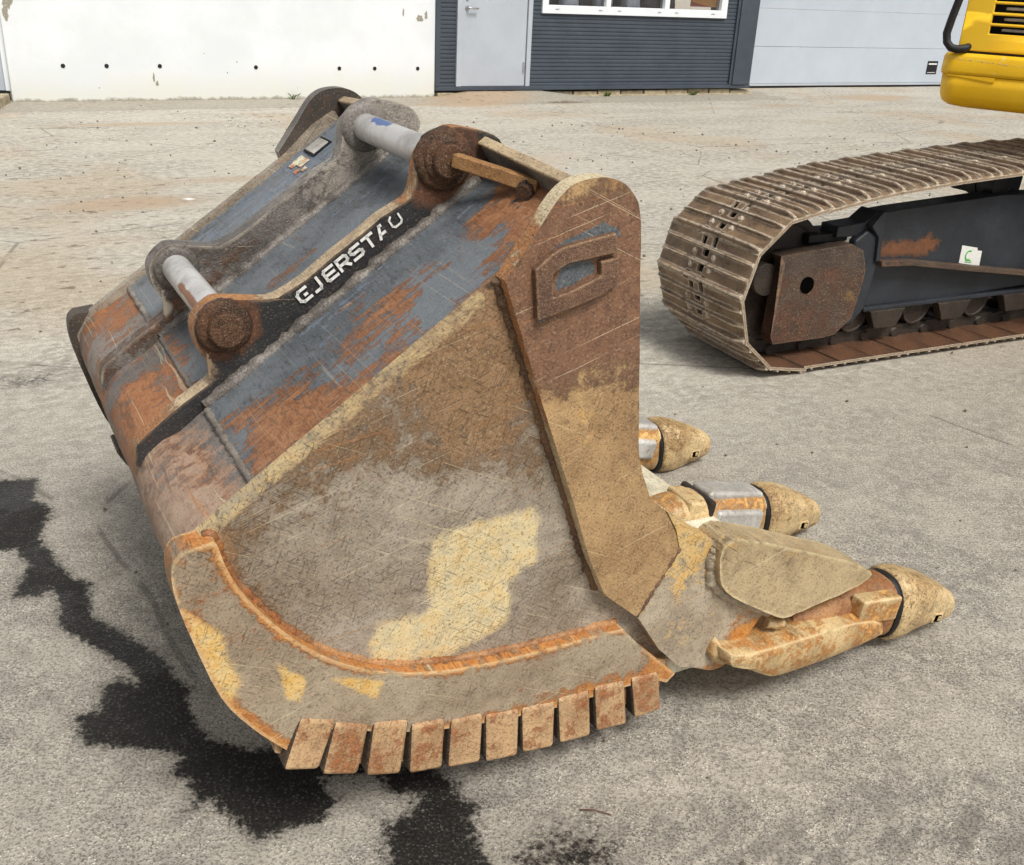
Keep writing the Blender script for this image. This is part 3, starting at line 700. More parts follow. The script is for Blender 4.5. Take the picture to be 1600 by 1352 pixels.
def mask_corner(co):
    u, z = co[:, 0], co[:, 2]
    rust = .55 * np.exp(-((u - .14) / .05) ** 2 - ((z - .47) / .03) ** 2) + .5 * ramp(.17 - z, 0, .04) + .45 * np.exp(-((u - .30) / .06) ** 2 - ((z - .2) / .05) ** 2) + .35 * ramp(u, .2, .3)
    mud_and_pale = .30 + .25 * ramp(z, .3, .42)
    return np.stack([rust - .1, mud_and_pale - .05, 0 * u], 1)
cn = both('lip_corner', CORNER, .002, .06, 'corner', .014, .0018, mask_corner, .008, 3)
# weld seam between cheek and corner
def bead(name, pts, r, mat, parent, jit=.25, seg=8, step=.006):
    P = [Vector(p) for p in pts]; out = []; rs = []
    for a, b in zip(P[:-1], P[1:]):
        n = max(1, int((b - a).length / step))
        for i in range(n):
            out.append(a.lerp(b, i / n) + Vector((random.uniform(-1, 1), random.uniform(-1, 1), random.uniform(-1, 1))) * r * .12); rs.append(r * (1 + jit * random.uniform(-1, 1)))
    out.append(P[-1]); rs.append(r)
    return MB().tube(out, rs, seg).build(name, mat, parent)
bead('weld_bead', [(.107, .004, .442), (.026, .004, .314)], .006, 'weld', bucket)
bead('weld_bead', [(-.284, .03, .984), (-.205, .03, .770), (-.129, .03, .569), (-.095, .03, .473), (-.055, .03, .384)], .009, 'weld', bucket, .35)
bead('weld_bead', [(p[0], .03, p[1]) for p in BAND_IN[::2]], .008, 'nose', bucket, .3)

# raised emblem on the cheek
M['emblem'] = weathered('emblem_rust', (S(124, 90, 68), S(104, 74, 56)), (S(134, 92, 62), S(106, 72, 52)), MUD, PAINT, k=-.2, kmud=-.55, kpaint=-1, sc=2, scratch=.3, speck=.75, bump=.7, edge=S(190, 160, 120), edge_r=.005)
EST = [((-.108, 1.052), (-.102, 1.022)), ((-.156, 1.0445), (-.148, 1.0165)), ((-.2, 1.037), (-.188, 1.012)), ((-.218, 1.028), (-.203, 1.005)), ((-.245, 1.007), (-.214, .998)), ((-.236, .928), (-.212, .962)), ((-.18, .941), (-.177, .970)), ((-.128, .955), (-.150, .980)), ((-.095, .973), (-.129, .988)), ((-.1, 1.014), (-.131, 1.010))]
MB().loft([[(a[0] + .003, -.013, a[1] - .003), (b[0] + .003, -.013, b[1] - .003), (b[0] + .003, .004, b[1] - .003), (a[0] + .003, .004, a[1] - .003)] for a, b in EST], smooth=False).build('emblem', 'emblem', ck, .0025)

# wear blocks along the heel
BL = [[(-.605, .303), (-.564, .278), (-.603, .204), (-.641, .225)], [(-.552, .274), (-.507, .249), (-.534, .171), (-.581, .191)], [(-.485, .248), (-.438, .231), (-.457, .141), (-.505, .161)],
      [(-.416, .220), (-.368, .212), (-.378, .121), (-.425, .134)], [(-.344, .204), (-.297, .197), (-.302, .106), (-.352, .116)], [(-.274, .191), (-.222, .182), (-.228, .093), (-.278, .102)],
      [(-.199, .181), (-.147, .170), (-.148, .083), (-.2, .092)], [(-.123, .176), (-.07, .169), (-.066, .077), (-.119, .086)], [(-.045, .174), (.01, .168), (.018, .075), (-.039, .084)], [(.039, .171), (.089, .165), (.096, .086), (.049, .085)]]
BACK = [(-.64, .20), (-.5, .15), (-.3, .105), (-.1, .085), (.1, .085)]
for side in (0, 1):
    for q in BL:
        q = [(x + random.uniform(-.002, .002) + (-.014 if i in (0, 3) else .005), z + random.uniform(-.002, .002) + (.006 if i < 2 else -.004)) for i, (x, z) in enumerate(q)]
        y0, y1 = (-.016, .085) if side == 0 else (WID + .016, WID - .085)
        v = []
        for yy, top in ((y0, 0), (y1, 0)):
            for i, (x, z) in enumerate(q):
                v.append((x, yy + (.012 if i < 2 and yy == y0 and side == 0 else 0), z))
        wb_ = MB().add(v, [(0, 1, 2, 3), (7, 6, 5, 4), (0, 4, 5, 1), (1, 5, 6, 2), (2, 6, 7, 3), (3, 7, 4, 0)]).build('wear_block', 'block', bucket, .010, 4)
        wb_.data.materials.append(M['dirt'])  # side faces get a darker brown than the block fronts
        for f_ in wb_.data.polygons:
            if abs(f_.normal.x) > .7: f_.material_index = 1
# rusty backing behind the gaps between blocks
plate('heel_backing', [(-.66, .24), (-.58, .19), (-.5, .155), (-.4, .125), (-.3, .11), (-.15, .098), (.11, .098), (.12, .18), (-.15, .2), (-.4, .25), (-.58, .32), (-.65, .33)], .014, .06, 'block', bucket, 0, 0, None, 0)

# ---- shell : rolled plate swept across the width
CURVE = [sn(.665, 0), sn(.45, 0), sn(.2, 0), sn(.01, 0), sn(.0, 0)]
LOW = [(-.652, .703 - .007), (-.70, .668 - .006)] + smooth_poly([(-.728, .650), (-.757, .624), (-.772, .59), (-.772, .55), (-.756, .485), (-.725, .385), (-.686, .318), (-.638, .262), (-.55, .203), (-.42, .156), (-.25, .125), (0.0, .112), (.16, .112)], n=4)
def resample(pts, st):
    P = [Vector((p[0], p[1], 0)) for p in pts]; out = [pts[0]]
    for a, b in zip(P[:-1], P[1:]):
        n = max(1, int((b - a).length / st)); out += [tuple((a.lerp(b, (i + 1) / n))[:2]) for i in range(n)]
    return out
def sweep(name, curve, y0, y1, thick, mat, step=.013, dent=.0018, mask=None, vis=.35):
    c = resample(curve, step); n = len(c); ys = np.arange(y0, y1 + 1e-6, (y1 - y0) / round((y1 - y0) / step))
    v = []; f = []; nr = []
    for i in range(n):
        a, b = np.array(c[max(i - 1, 0)]), np.array(c[min(i + 1, n - 1)]); t = (b - a) / (np.linalg.norm(b - a) + 1e-9); nr.append((t[1], -t[0]))
    m = len(ys)
    for k, off in ((0, 0), (1, -thick)):
        for i in range(n):
            for y in ys:
                d = off + (dent * (fbm((c[i][0], y, c[i][1]), 5) * 1.6 + .4 * fbm((c[i][0], y, c[i][1]), 28, 2)) if k == 0 else 0)
                v.append((c[i][0] - nr[i][0] * -d * -1 * -1, y, c[i][1] - nr[i][1] * -d * -1 * -1))
    for k in (0, 1):
        o = k * n * m
        f += [(o + i * m + j, o + i * m + j + 1, o + (i + 1) * m + j + 1, o + (i + 1) * m + j) for i in range(n - 1) for j in range(m - 1)]
    o = n * m
    f += [(j, j + 1, o + j + 1, o + j) for j in range(m - 1)] + [((n - 1) * m + j, (n - 1) * m + j + 1, o + (n - 1) * m + j + 1, o + (n - 1) * m + j) for j in range(m - 1)]
    f += [(i * m, (i + 1) * m, o + (i + 1) * m, o + i * m) for i in range(n - 1)] + [(i * m + m - 1, (i + 1) * m + m - 1, o + (i + 1) * m + m - 1, o + i * m + m - 1) for i in range(n - 1)]
    me = MB().add(v, f).mesh(name); sharp(me, 50)
    if mask: setmask(me, mask)
    return link(name, me, bucket, mat)
def mask_shell(co):
    q = co[:, [0, 2]] - b0; s = q @ sdir; w = co[:, 1]
    n = vnoise(co, 5.0, 3); n2 = vnoise(co * np.array((1, 1, 1)), 11.0, 9)
    rust = np.zeros(len(co))
    heavy = inpoly(np.stack([s, w], 1), [(-.01, .02), (-.01, .32), (.08, .29), (.16, .22), (.24, .14), (.30, .07), (.42, .05), (.42, .02)])
    rust = np.maximum(rust, soft(heavy, .10) * .95)
    rust = np.maximum(rust, (.72 + .75 * n) * ramp(s, .16, .30) * ramp(.34 - w, 0, .12))         # scuffed upper near corner
    rust = np.maximum(rust, .80 * ramp(s, .50, .64) * ramp(.36 - w, 0, .08))
    rust = np.maximum(rust, .66 * np.exp(-((w - .60) / .05) ** 2) * ramp(s, .04, .1) * ramp(.5 - s, 0, .2))  # streak between the hangers
    rust = np.maximum(rust, .5 * np.exp(-((w - .47) / .04) ** 2))
    rust = np.maximum(rust, .80 * ramp(.10 - s, 0, .12) * (w > .40) * (w < .75))
    rust = np.maximum(rust, .50 * ramp(s, .47, .6) * ramp(.9 - w, 0, .1) * (w > .79))
    rust += .12 * n2
    mud_and_pale = .32 * ramp(.03 - s, 0, .1) + .42 * np.maximum(0, n2) * ramp(s, .1, .3) * (w < .36) + .25 * np.exp(-((w - .05) / .02) ** 2)
    paint = .35 + .35 * ramp(s, .05, .35) * (w > .8)
    return np.stack([rust, mud_and_pale, paint], 1)
def mask_low(co):
    q = co[:, [0, 2]] - b0; s = q @ sdir; w = co[:, 1]; z = co[:, 2]
    n = vnoise(co, 4.0, 5)
    rust = .52 + .3 * n - .5 * ramp(.55 - z, 0, .2) + .12 * (w > .4)
    rust -= .9 * np.exp(-((w - .34) / .035) ** 2) * ramp(s, -.07, -.02) + .7 * np.exp(-(s / .03) ** 2) * (w < .37)
    rust -= .45 * np.exp(-((w - .70) / .05) ** 2)
    mud_and_pale = .52 - .25 * ramp(s, -.10, -.01) + .3 * n - .4 * ramp(w, .39, .45)
    paint = .35 * np.exp(-(s / .04) ** 2) + .2
    return np.stack([rust, mud_and_pale, paint], 1)
up_sh = sweep('back_plate', CURVE, .040, WID - .040, .018, 'shell', mask=mask_shell)
M['heel'] = weathered('heel_shell', (S(136, 126, 118), S(112, 106, 102)), (S(178, 122, 80), S(148, 96, 62)), (S(180, 156, 136), S(156, 130, 110)), PAINT,
                      k=-.1, kmud=-.12, kpaint=-.2, scratch=.25, speck=.35, bump=.25, streak=(R(35), (7, 60, 60), .6), longs=.4)
lo_sh = sweep('heel_plate', LOW, .038, WID - .038, .022, 'heel', mask=mask_low)
bead('weld_bead', [(-.652, .06, .699), (-.652, .36, .699)], .007, 'hanger_grey', bucket); bead('weld_bead', [(-.652, .42, .699), (-.652, .75, .699)], .006, M['heel'], bucket); bead('weld_bead', [(-.652, .79, .699), (-.652, 1.12, .699)], .007, 'hanger_grey', bucket)
bead('weld_bead', [sn(.0, .0) [:1] + (.045,) + sn(.0, .0)[1:], sn(.62, 0)[:1] + (.045,) + sn(.62, 0)[1:]], .008, 'hanger_grey', bucket)
# skid bars under the bottom
for w in (.22, .58, .985):
    c = [p for p in resample(LOW, .03) if p[0] > -.76 and p[1] < .40]
    MB().loft([[(x - (.020 if w > .9 else .004) * (1 if z > .3 else .3), y, z - .03 * (0 if z > .3 else 1)) if k else (x + .01, y, z + .005) for k, y in ((0, w - .05), (1, w - .05), (1, w + .05), (0, w + .05))] for x, z in c], smooth=False).build('skid_bar', 'fardark', bucket, .006)

# ---- hangers
HP = [(-.775, .605), (-.772, .640), (-.762, .656), (-.735, .677), (-.69, .71), (-.644, .739), (-.628, .756), (-.629, .769), (-.645, .784), (-.658, .809), (-.662, .843), (-.651, .864), (-.633, .880), (-.612, .886), (-.547, .877), (-.516, .879), (-.465, .906), (-.416, .943), (-.363, .978), (-.33, 1.003), (-.284, 1.027), (-.272, 1.038), (-.265, 1.063), (-.26, 1.098), (-.251, 1.114), (-.23, 1.134), (-.206, 1.148), (-.185, 1.151), (-.157, 1.146), (-.129, 1.14), (-.106, 1.128), (-.091, 1.103)]
HPOLY = smooth_poly(HP, n=2) + [(-.10, 1.075), sn(.64, -.01), sn(.3, -.01), sn(.0, -.02), (-.70, .655), (-.745, .605)]
PF, PR = (-.215, 1.098), (-.611, .840)
def mask_hang(co):
    q = co[:, [0, 2]]
    d1 = np.hypot(q[:, 0] - PF[0], q[:, 1] - PF[1]); d2 = np.hypot(q[:, 0] - PR[0], q[:, 1] - PR[1])
    rust = np.maximum(.85 * ramp(.12 - d1, 0, .05), .85 * ramp(.085 - d2, 0, .03))
    s = (q - b0) @ sdir
    rust = np.maximum(rust, .5 * ramp(-.02 - s, 0, .05))
    return np.stack([rust, rust * 0, rust * 0], 1)
def mask_hang2(co):
    q = co[:, [0, 2]]; s = (q - b0) @ sdir; n = (q - b0) @ ndir
    rust = .35 * ramp(.3 - s, 0, .2) + .25 * np.exp(-((n - .03) / .02) ** 2)
    return np.stack([rust, .35 * ramp(s, .3, .5), rust * 0], 1)
h1 = plate('hanger', HPOLY, .375, .412, 'hanger', bucket, .012, .001, mask_hang, .006, 3, 'rim')
h1['label'] = 'near hanger with white lettering'
h2 = plate('hanger', HPOLY, .755, .800, 'hanger_grey', bucket, .012, .0015, mask_hang2, .013, 3)
def wl(name, w, n0=0.0): bead(name, [(sn(s_, n0)[0], w, sn(s_, n0)[1]) for s_ in np.linspace(-.0, .62, 8)], .013, 'hanger_grey', bucket, .3, step=.01)
wl('weld_bead', .372); wl('weld_bead', .752)
wl('weld_bead', .415)
# pins, bosses, keeper
def ypin(name, c, y0, y1, r, mat, parent, chamfer=.004, seg=28, mask=None, rings=24):
    ys = [y0, y0 + chamfer] + list(np.linspace(y0 + chamfer * 2, y1 - chamfer * 2, rings)) + [y1 - chamfer, y1]
    rs = [r - chamfer, r] + [r] * rings + [r, r - chamfer]
    m = MB().loft([[(c[0] + rad * math.cos(2 * math.pi * k / seg), y, c[1] + rad * math.sin(2 * math.pi * k / seg)) for k in range(seg)] for y, rad in zip(ys, rs)])
    o = m.build(name, mat, parent)
    if mask: setmask(o.data, mask)
    return o
def mpin_r(co): return np.stack([.75 * np.exp(-((np.arctan2(co[:, 2] - PR[1], co[:, 0] - PR[0]) - 2.9) / .5) ** 2) * ramp(.66 - co[:, 1], 0, .1) + .2, co[:, 0] * 0, co[:, 0] * 0], 1)
def mpin_f(co): return np.stack([co[:, 0] * 0 + .1, co[:, 0] * 0, 1.0 * np.exp(-((co[:, 1] - .64) / .06) ** 2) * np.exp(-((np.arctan2(co[:, 2] - PF[1], co[:, 0] - PF[0]) - 1.9) / .7) ** 2)], 1)
ypin('pin', PF, .40, .79, .0275, 'pin', bucket, mask=mpin_f); ypin('pin', PR, .40, .79, .0275, 'pin', bucket, mask=mpin_r)
def ring(name, c, y0, y1, r0, r1, mat, parent, seg=40, rough=.0):
    secs = []
    for (y, rad) in ((y1, r1 * 1.0), (y0 + .008, r1), (y0, r1 - .006), (y0, r0)):
        secs.append([(c[0] + rad * (1 + rough * random.uniform(-1, 1)) * math.cos(2 * math.pi * k / seg), y + rough * .05 * random.uniform(-1, 1), c[1] + rad * (1 + rough * random.uniform(-1, 1)) * math.sin(2 * math.pi * k / seg)) for k in range(seg)])
    return MB().loft(secs).build(name, mat, parent)
ring('boss', PR, .362, .38, .03, .047, 'boss', bucket, rough=.03)
ypin('pin_head', PR, .343, .40, .030, 'boss', bucket, .003, rings=3)
ring('boss', PF, .362, .38, .03, .054, 'boss', bucket, rough=.04); ring('boss', PF, .354, .37, .028, .042, 'boss', bucket, rough=.04)
ypin('pin_head', PF, .340, .40, .030, 'boss', bucket, .004, rings=3)
ka, kb = Vector((-.212, .335, 1.103)), Vector((-.122, .200, 1.078))
MB().bar(ka, kb, .020, .024, (0, 0, 1)).build('keeper_bar', 'keeper', bucket, .003)
sp_ = MB()
for k in range(30):
    p = Vector((-.128 + random.uniform(-.03, .03), .215 + random.uniform(-.04, .04), 1.066 + random.uniform(-.006, .012)))
bead('weld_bead', [(-.15, .20, 1.068), (-.115, .235, 1.076), (-.105, .26, 1.082)], .013, 'boss', bucket, .4)
ring('boss', PF, .748, .765, .03, .05, 'hanger_grey', bucket); ring('boss', PR, .748, .765, .03, .045, 'hanger_grey', bucket)
# top front flange plates between hanger and cheek
for y0, y1, t0, t1 in ((.37, .035, .058, .030), (.80, WID - .035, .058, .030)):
    v = []
    for y, t in ((y0, t0), (y1, t1)):
        for s_, n_ in ((.652, -.01), (.668, -.01), (.668, t), (.652, t)):
            q = sn(s_, n_); v.append((q[0], y, q[1]))
    fp_ = MB().add(v, [(0, 1, 2, 3), (7, 6, 5, 4), (0, 4, 5, 1), (1, 5, 6, 2), (2, 6, 7, 3), (3, 7, 4, 0)]).build('flange_plate', 'flange', bucket, .004)
    v = []
    for y, t in ((y0, t0), (y1, t1)):
        for s_, n_ in ((.650, t - .004), (.670, t - .004), (.670, t + .002), (.650, t + .002)):
            q = sn(s_, n_); v.append((q[0], y, q[1]))
    MB().add(v, [(0, 1, 2, 3), (7, 6, 5, 4), (0, 4, 5, 1), (1, 5, 6, 2), (2, 6, 7, 3), (3, 7, 4, 0)]).build('worn_edge', 'rim', fp_, .003)
MB().box(-.16, -.10, .412, .755, 1.03, 1.085).build('flange_plate', 'flange', bucket, .006)
# type plate and decal on the far panel of the back
def onshell(s0, s1, y0, y1, n0, n1, name, mat, bevel=0):
    v = [(sn(s_, n_)[0], y, sn(s_, n_)[1]) for n_ in (n0, n1) for s_, y in ((s0, y0), (s1, y0), (s1, y1), (s0, y1))]
    return MB().add(v, [(0, 1, 2, 3), (7, 6, 5, 4), (0, 4, 5, 1), (1, 5, 6, 2), (2, 6, 7, 3), (3, 7, 4, 0)]).build(name, mat, bucket, bevel)
onshell(.508, .562, 1.03, 1.102, .001, .004, 'plate_backing', 'black'); onshell(.512, .556, 1.036, 1.097, .003, .0065, 'type_plate', 'galv', .001)
def decm():
    g = G('torn_decal'); n = g.noise(30, 4, .6); n2 = g.noise(60, 5, .7, g.map(loc=(4, 0, 0)))
    col = g.mix(g.sm(n, .42, .56), S(222, 216, 190), S(196, 96, 74)); col = g.mix(g.sm(n2, .5, .62), col, S(150, 160, 120))
    return g.out(col, .6)
M['decal'] = decm()
for s0, s1, y0, y1 in ((.468, .495, 1.03, 1.088), (.455, .468, 1.06, 1.082), (.447, .462, 1.015, 1.03), (.462, .476, .998, 1.012)): onshell(s0, s1, y0, y1, .0005, .0025, 'decal', 'decal')

# lettering on the near hanger
LT = {'G': [[(1, 1), (.25, 1), (0, .78), (0, .22), (.25, 0), (1, 0)], [(.62, .45), (.78, .45)]], 'J': [[(.75, 1), (.75, .2), (.6, 0), (.1, 0)]], 'E': [[(1, 1), (.15, 1), (0, .85), (0, .15), (.15, 0), (1, 0)], [(0, .5), (.9, .5)]],
      'R': [[(0, 0), (0, 1), (.8, 1), (1, .85), (1, .55), (.8, .42), (.1, .42)], [(.55, .42), (.95, 0)]], 'S': [[(1, 1), (.2, 1), (0, .85), (0, .65), (.2, .5), (.8, .5), (1, .35), (1, .15), (.8, 0), (0, 0)]],
      'T': [[(0, 1), (1, 1)], [(.5, 1), (.5, 0)]], 'A': [[(0, 0), (.42, 1), (.58, 1)], [(.2, .3), (.62, .3)]], 'D': [[(.25, 1), (0, .8), (0, .2), (.2, 0), (.8, 0), (1, .2), (1, .8)]]}
txt = MB(); o0 = np.array((-.4755, .8655)); pitch = .0293; lw, lh = .0205, .0205
for i, ch in enumerate('GJERSTAD'):
    th = .0050 if ch != 'D' else .0034
    for st_ in LT[ch]:
        pts = [o0 + sdir * (i * pitch + (x * lw)) + ndir * (y * lh) for x, y in st_]
        for a, b in zip(pts[:-1], pts[1:]):
            d = (b - a) / np.linalg.norm(b - a); nn = np.array((-d[1], d[0])) * th / 2; a2, b2 = a - d * th * .45, b + d * th * .45
            txt.prism([tuple(a2 - nn), tuple(b2 - nn), tuple(b2 + nn), tuple(a2 + nn)], .3722 - .00013 * (i % 2), .3732)
txt.build('lettering', 'white', h1)

# ---- lip, adapters, teeth

MB().box(.13, .605, .03, WID - .03, .112, .165).build('lip', 'liptop', bucket, .014, 3)
MB().box(-.05, .14, .05, WID - .05, .112, .150).build('floor_plate', 'lip', bucket, .004)
def sup(c, ax, a, b, n=24, e=.75, tilt=0.0):
    """superellipse section around c in the plane across ax (ax in the x-z plane)"""
    ax = Vector((ax[0], 0, ax[1])).normalized(); v = Vector((-ax.z, 0, ax.x)); out = []
    for k in range(n):
        t = 2 * math.pi * k / n; x, y = math.cos(t), math.sin(t)
        x = math.copysign(abs(x) ** e, x); y = math.copysign(abs(y) ** e, y)
        out.append(Vector((c[0], c[1], c[2])) + Vector((0, a * x, 0)) + v * (b * y) + ax * (tilt * y))
    return out
def tooth(w, A, Bp, k):
    ax = (Bp[0] - A[0], Bp[1] - A[1]); L = math.hypot(*ax); t_ = bpy.data.objects.new('tooth', None)
    secs = []
    for t, a, b, e in ((0, .066, .080, .85), (.02, .072, .086, .85), (.2, .072, .083, .72), (.36, .068, .076, .62), (.5, .063, .067, .56), (.64, .058, .058, .54), (.78, .053, .049, .54), (.88, .050, .042, .58), (.95, .045, .033, .66), (1.0, .030, .018, .8)):
        c = (A[0] + ax[0] * t, w, A[1] + ax[1] * t + .006 * math.sin(t * math.pi))
        s_ = sup(c, ax, a, b, 32, e, -.014 * (1 - t))
        # worn flute along the flanks
        for i, p in enumerate(s_):
            ang = 2 * math.pi * i / 32
            dd = .024 * max(0, math.cos(2 * (ang - .70))) ** 4 * math.sin(max(0, min(1, (t - .25) / .7)) * math.pi)
            p.y -= math.copysign(dd, p.y - w); p.z -= dd * .4
            p += Vector((fbm(p + Vector((k * 3, 0, 0)), 14) * .004,) * 3)
        secs.append(s_)
    o = MB().loft(secs).build('tooth', 'tooth', bucket)
    m_ = o.modifiers.new('sub', 'SUBSURF'); m_.levels = 1; m_.render_levels = 1
    # dark joint ring
    MB().loft([sup((A[0] - .012, w, A[1]), ax, .064, .078, 32, .85, -.014), sup((A[0] + .004, w, A[1] - .001), ax, .066, .080, 32, .85, -.014)]).build('joint_ring', 'black', o)
    # lock pin slot on the near flank
    p = Vector((A[0] + ax[0] * .62, w - .0575, A[1] + ax[1] * .62 - .012)); X = Vector((ax[0], 0, ax[1])).normalized()
    mt = Matrix.Translation(p) @ Matrix.Rotation(-math.atan2(ax[1], ax[0]), 4, 'Y')
    MB().box(-.018, .018, -.003, .012, -.013, .013, mt).build('lock_slot', 'tooth', o, .004)
    MB().box(-.012, .010, -.0048, .01, -.009, .009, mt).build('lock_pin', 'hole', o, .002)
    MB().box(-.003, .006, -.0062, .01, -.005, .007, mt).build('lock_key', 'tooth', o, .001)
    return o
TE = [(.050, (.757, .113), (.986, .058)), (.530, (.795, .095), (1.016, .054)), (1.020, (.806, .082), (1.018, .058))]
for k, (w, A, Bp) in enumerate(TE): tooth(w, A, Bp, k)
for k, (w, A, Bp) in enumerate(TE):
    ax = (A[0] - .50, A[1] - .155); a0 = (.50, .158)
    secs = []
    for t, a, b in ((-.22, .045, .03), (0, .06, .048), (.25, .068, .062), (.6, .066, .068), (.85, .062, .074), (.97, .060, .074)):
        secs.append(sup((a0[0] + ax[0] * t, w, a0[1] + ax[1] * t), ax, a, b, 24, .7, -.014 * max(t, 0)))
    ad = MB().loft(secs).build('adapter', 'nose' if k == 0 else 'lip', bucket)
    sharp(ad.data, 40)
    if k:
        X = Vector((ax[0], 0, ax[1])).normalized(); mt = Matrix.Translation((.5, w, .158)) @ Matrix.Rotation(-math.atan2(ax[1], ax[0]), 4, 'Y'); L = math.hypot(*ax)
        MB().box(L * .30, L * .93, -.040, .040, .05, .078, mt).build('wear_cap', 'galv', ad, .012, 4)
        MB().box(L * .34, L * .88, -.076, -.045, -.022, .040, mt).build('wear_cap', 'galv', ad, .012, 4)
        MB().box(L * .34, L * .88, .045, .076, -.022, .040, mt).build('wear_cap', 'galv', ad, .012, 4)
        MB().box(L * .06, L * .24, -.060, .050, .0, .060, mt).build('adapter_leg', 'lip', ad, .010, 3)
        MB().box(-L * .9, L * .1, -.05, .05, -.07, -.03, mt).build('adapter_leg', 'lip', ad, .010, 3)
        MB().box(L * .25, L * .32, -.068, .068, -.03, .066, mt).build('seal', 'dark', ad, .012)
# corner adapter of the near tooth: upper lobe, lower shoe, side lug  (and its mirror on the far corner without the tooth's own parts)
UPL = [(.198, .356), (.187, .411), (.195, .44), (.215, .447), (.234, .444), (.327, .41), (.426, .368), (.531, .325), (.593, .29), (.62, .266), (.583, .249), (.493, .239), (.393, .23), (.358, .237), (.293, .277), (.234, .315)]
ul = plate('adapter_wing', smooth_poly(UPL, True, 2), -.026, .055, 'wing', bucket, .016, .003, None, .014, 4)
LOL = [(.221, .200), (.275, .185), (.405, .179), (.582, .174), (.668, .149), (.686, .12), (.669, .106), (.535, .092), (.379, .091), (.332, .106), (.27, .146), (.23, .165)]
def lower_shoe(name, sy, y0):
    P = smooth_poly(LOL, True, 2); n = len(P); C_ = np.mean(np.array(P), 0)
    secs = []
    for y, k_ in ((.07, 1.0), (.0, 1.0), (-.028, .97), (-.044, .86), (-.050, .6)):
        secs.append([(C_[0] + (x - C_[0]) * (.5 + k_ * .5), y0 + sy * y, C_[1] + (z - C_[1]) * k_ - (1 - k_) * .012) for x, z in P])
    return MB().loft(secs).build(name, 'lip', bucket)
ls = lower_shoe('wear_shoe', 1, 0.0)
sharp(ls.data, 40)
bead('weld_bead', [(.20, .002, .43), (.187, .002, .40), (.197, .002, .345), (.24, .002, .302), (.30, .002, .267), (.36, .002, .23)], .012, 'corner', bucket, .18, step=.004)
bead('weld_bead', [(.36, .0, .205), (.375, -.004, .20), (.40, -.008, .195)], .010, 'lip', bucket, .4)
bead('weld_bead', [(.232, -.002, .20), (.222, -.004, .185), (.232, -.004, .165), (.27, -.004, .146)], .014, 'lip', bucket, .3)
mt = Matrix.Translation((.64, .05, .175)) @ Matrix.Rotation(R(9), 4, 'Y')
MB().box(-.045, .075, -.090, -.05, -.028, .030, mt).build('side_lug', 'lip', bucket, .006, 3)
plate('adapter_wing', smooth_poly(UPL, True, 2), WID + .026, WID - .055, 'lip', bucket, .05, .003, None, .014, 4)
lo2 = lower_shoe('wear_shoe', -1, WID); sharp(lo2.data, 40)

# ================================================================== EXCAVATOR behind  (local x = along the track, y = across, z = up)
exc = empty('excavator', (1.106, 3.775, 0), R(27.02))
tag(exc, 'yellow crawler excavator with rusty steel track, standing beside the bucket', 'excavator')
M['shoe'] = weathered('track_shoe_steel', (S(142, 116, 88), S(104, 83, 64)), (S(140, 94, 60), S(100, 68, 47)), (S(176, 158, 134), S(150, 130, 108)), PAINT,
                      k=.3, kmud=.12, kpaint=-1, scratch=.4, speck=.5, edge=S(240, 228, 206), edge_r=.012, axis=2)
M['chain'] = weathered('track_chain_steel', (S(58, 46, 38), S(40, 33, 28)), (S(96, 62, 42), S(70, 48, 36)), MUD, PAINT, k=.1, kmud=-1, kpaint=-1, sc=1.5, scratch=.1)
M['tframe'] = weathered('track_frame_paint', (S(48, 53, 60), S(38, 43, 50)), (S(128, 80, 50), S(96, 64, 44)), MUD, PAINT, k=-.1, kmud=-1, kpaint=-1, scratch=.3, speck=.15, rough=(.35, .65), bump=.2)
M['guard'] = weathered('idler_guard_steel', (S(84, 68, 57), S(58, 49, 44)), (S(112, 74, 50), S(84, 56, 42)), (S(140, 108, 66), S(120, 92, 58)), PAINT,
                       k=.1, kmud=-.15, kpaint=-1, scratch=.2, speck=.7, bump=.6, edge=S(140, 112, 90), edge_r=.008)
def mk_yellow():
    g = G('yellow_machine_paint'); n = g.noise(4, 7, .6); n2 = g.noise(40, 6, .65); z = g.sepxyz()[2]
    col = g.mix(g.sm(n, .3, .7), S(252, 202, 24), S(244, 190, 14))
    col = g.mix(g.math('MULTIPLY', g.sm(n2, .62, .74), .35), col, S(150, 112, 30))
    chips = g.math('MULTIPLY', g.sm(g.noise(26, 4, .7), .64, .70), g.sm(n, .5, .6))
    col = g.mix(g.math('MULTIPLY', chips, .6), col, S(236, 214, 130))
    dust = g.sm(g.noise(1.6, 4, .6), .4, .7)
    col = g.mix(g.math('MULTIPLY', dust, .18), col, S(190, 168, 110))
    return g.out(col, g.math('ADD', .34, g.math('MULTIPLY', n, .15)), 0, g.bump(n2, .04, .002))
M['yellow'] = mk_yellow()
P_, RI = .172, .305
ZC = .333; U_END = 3.3
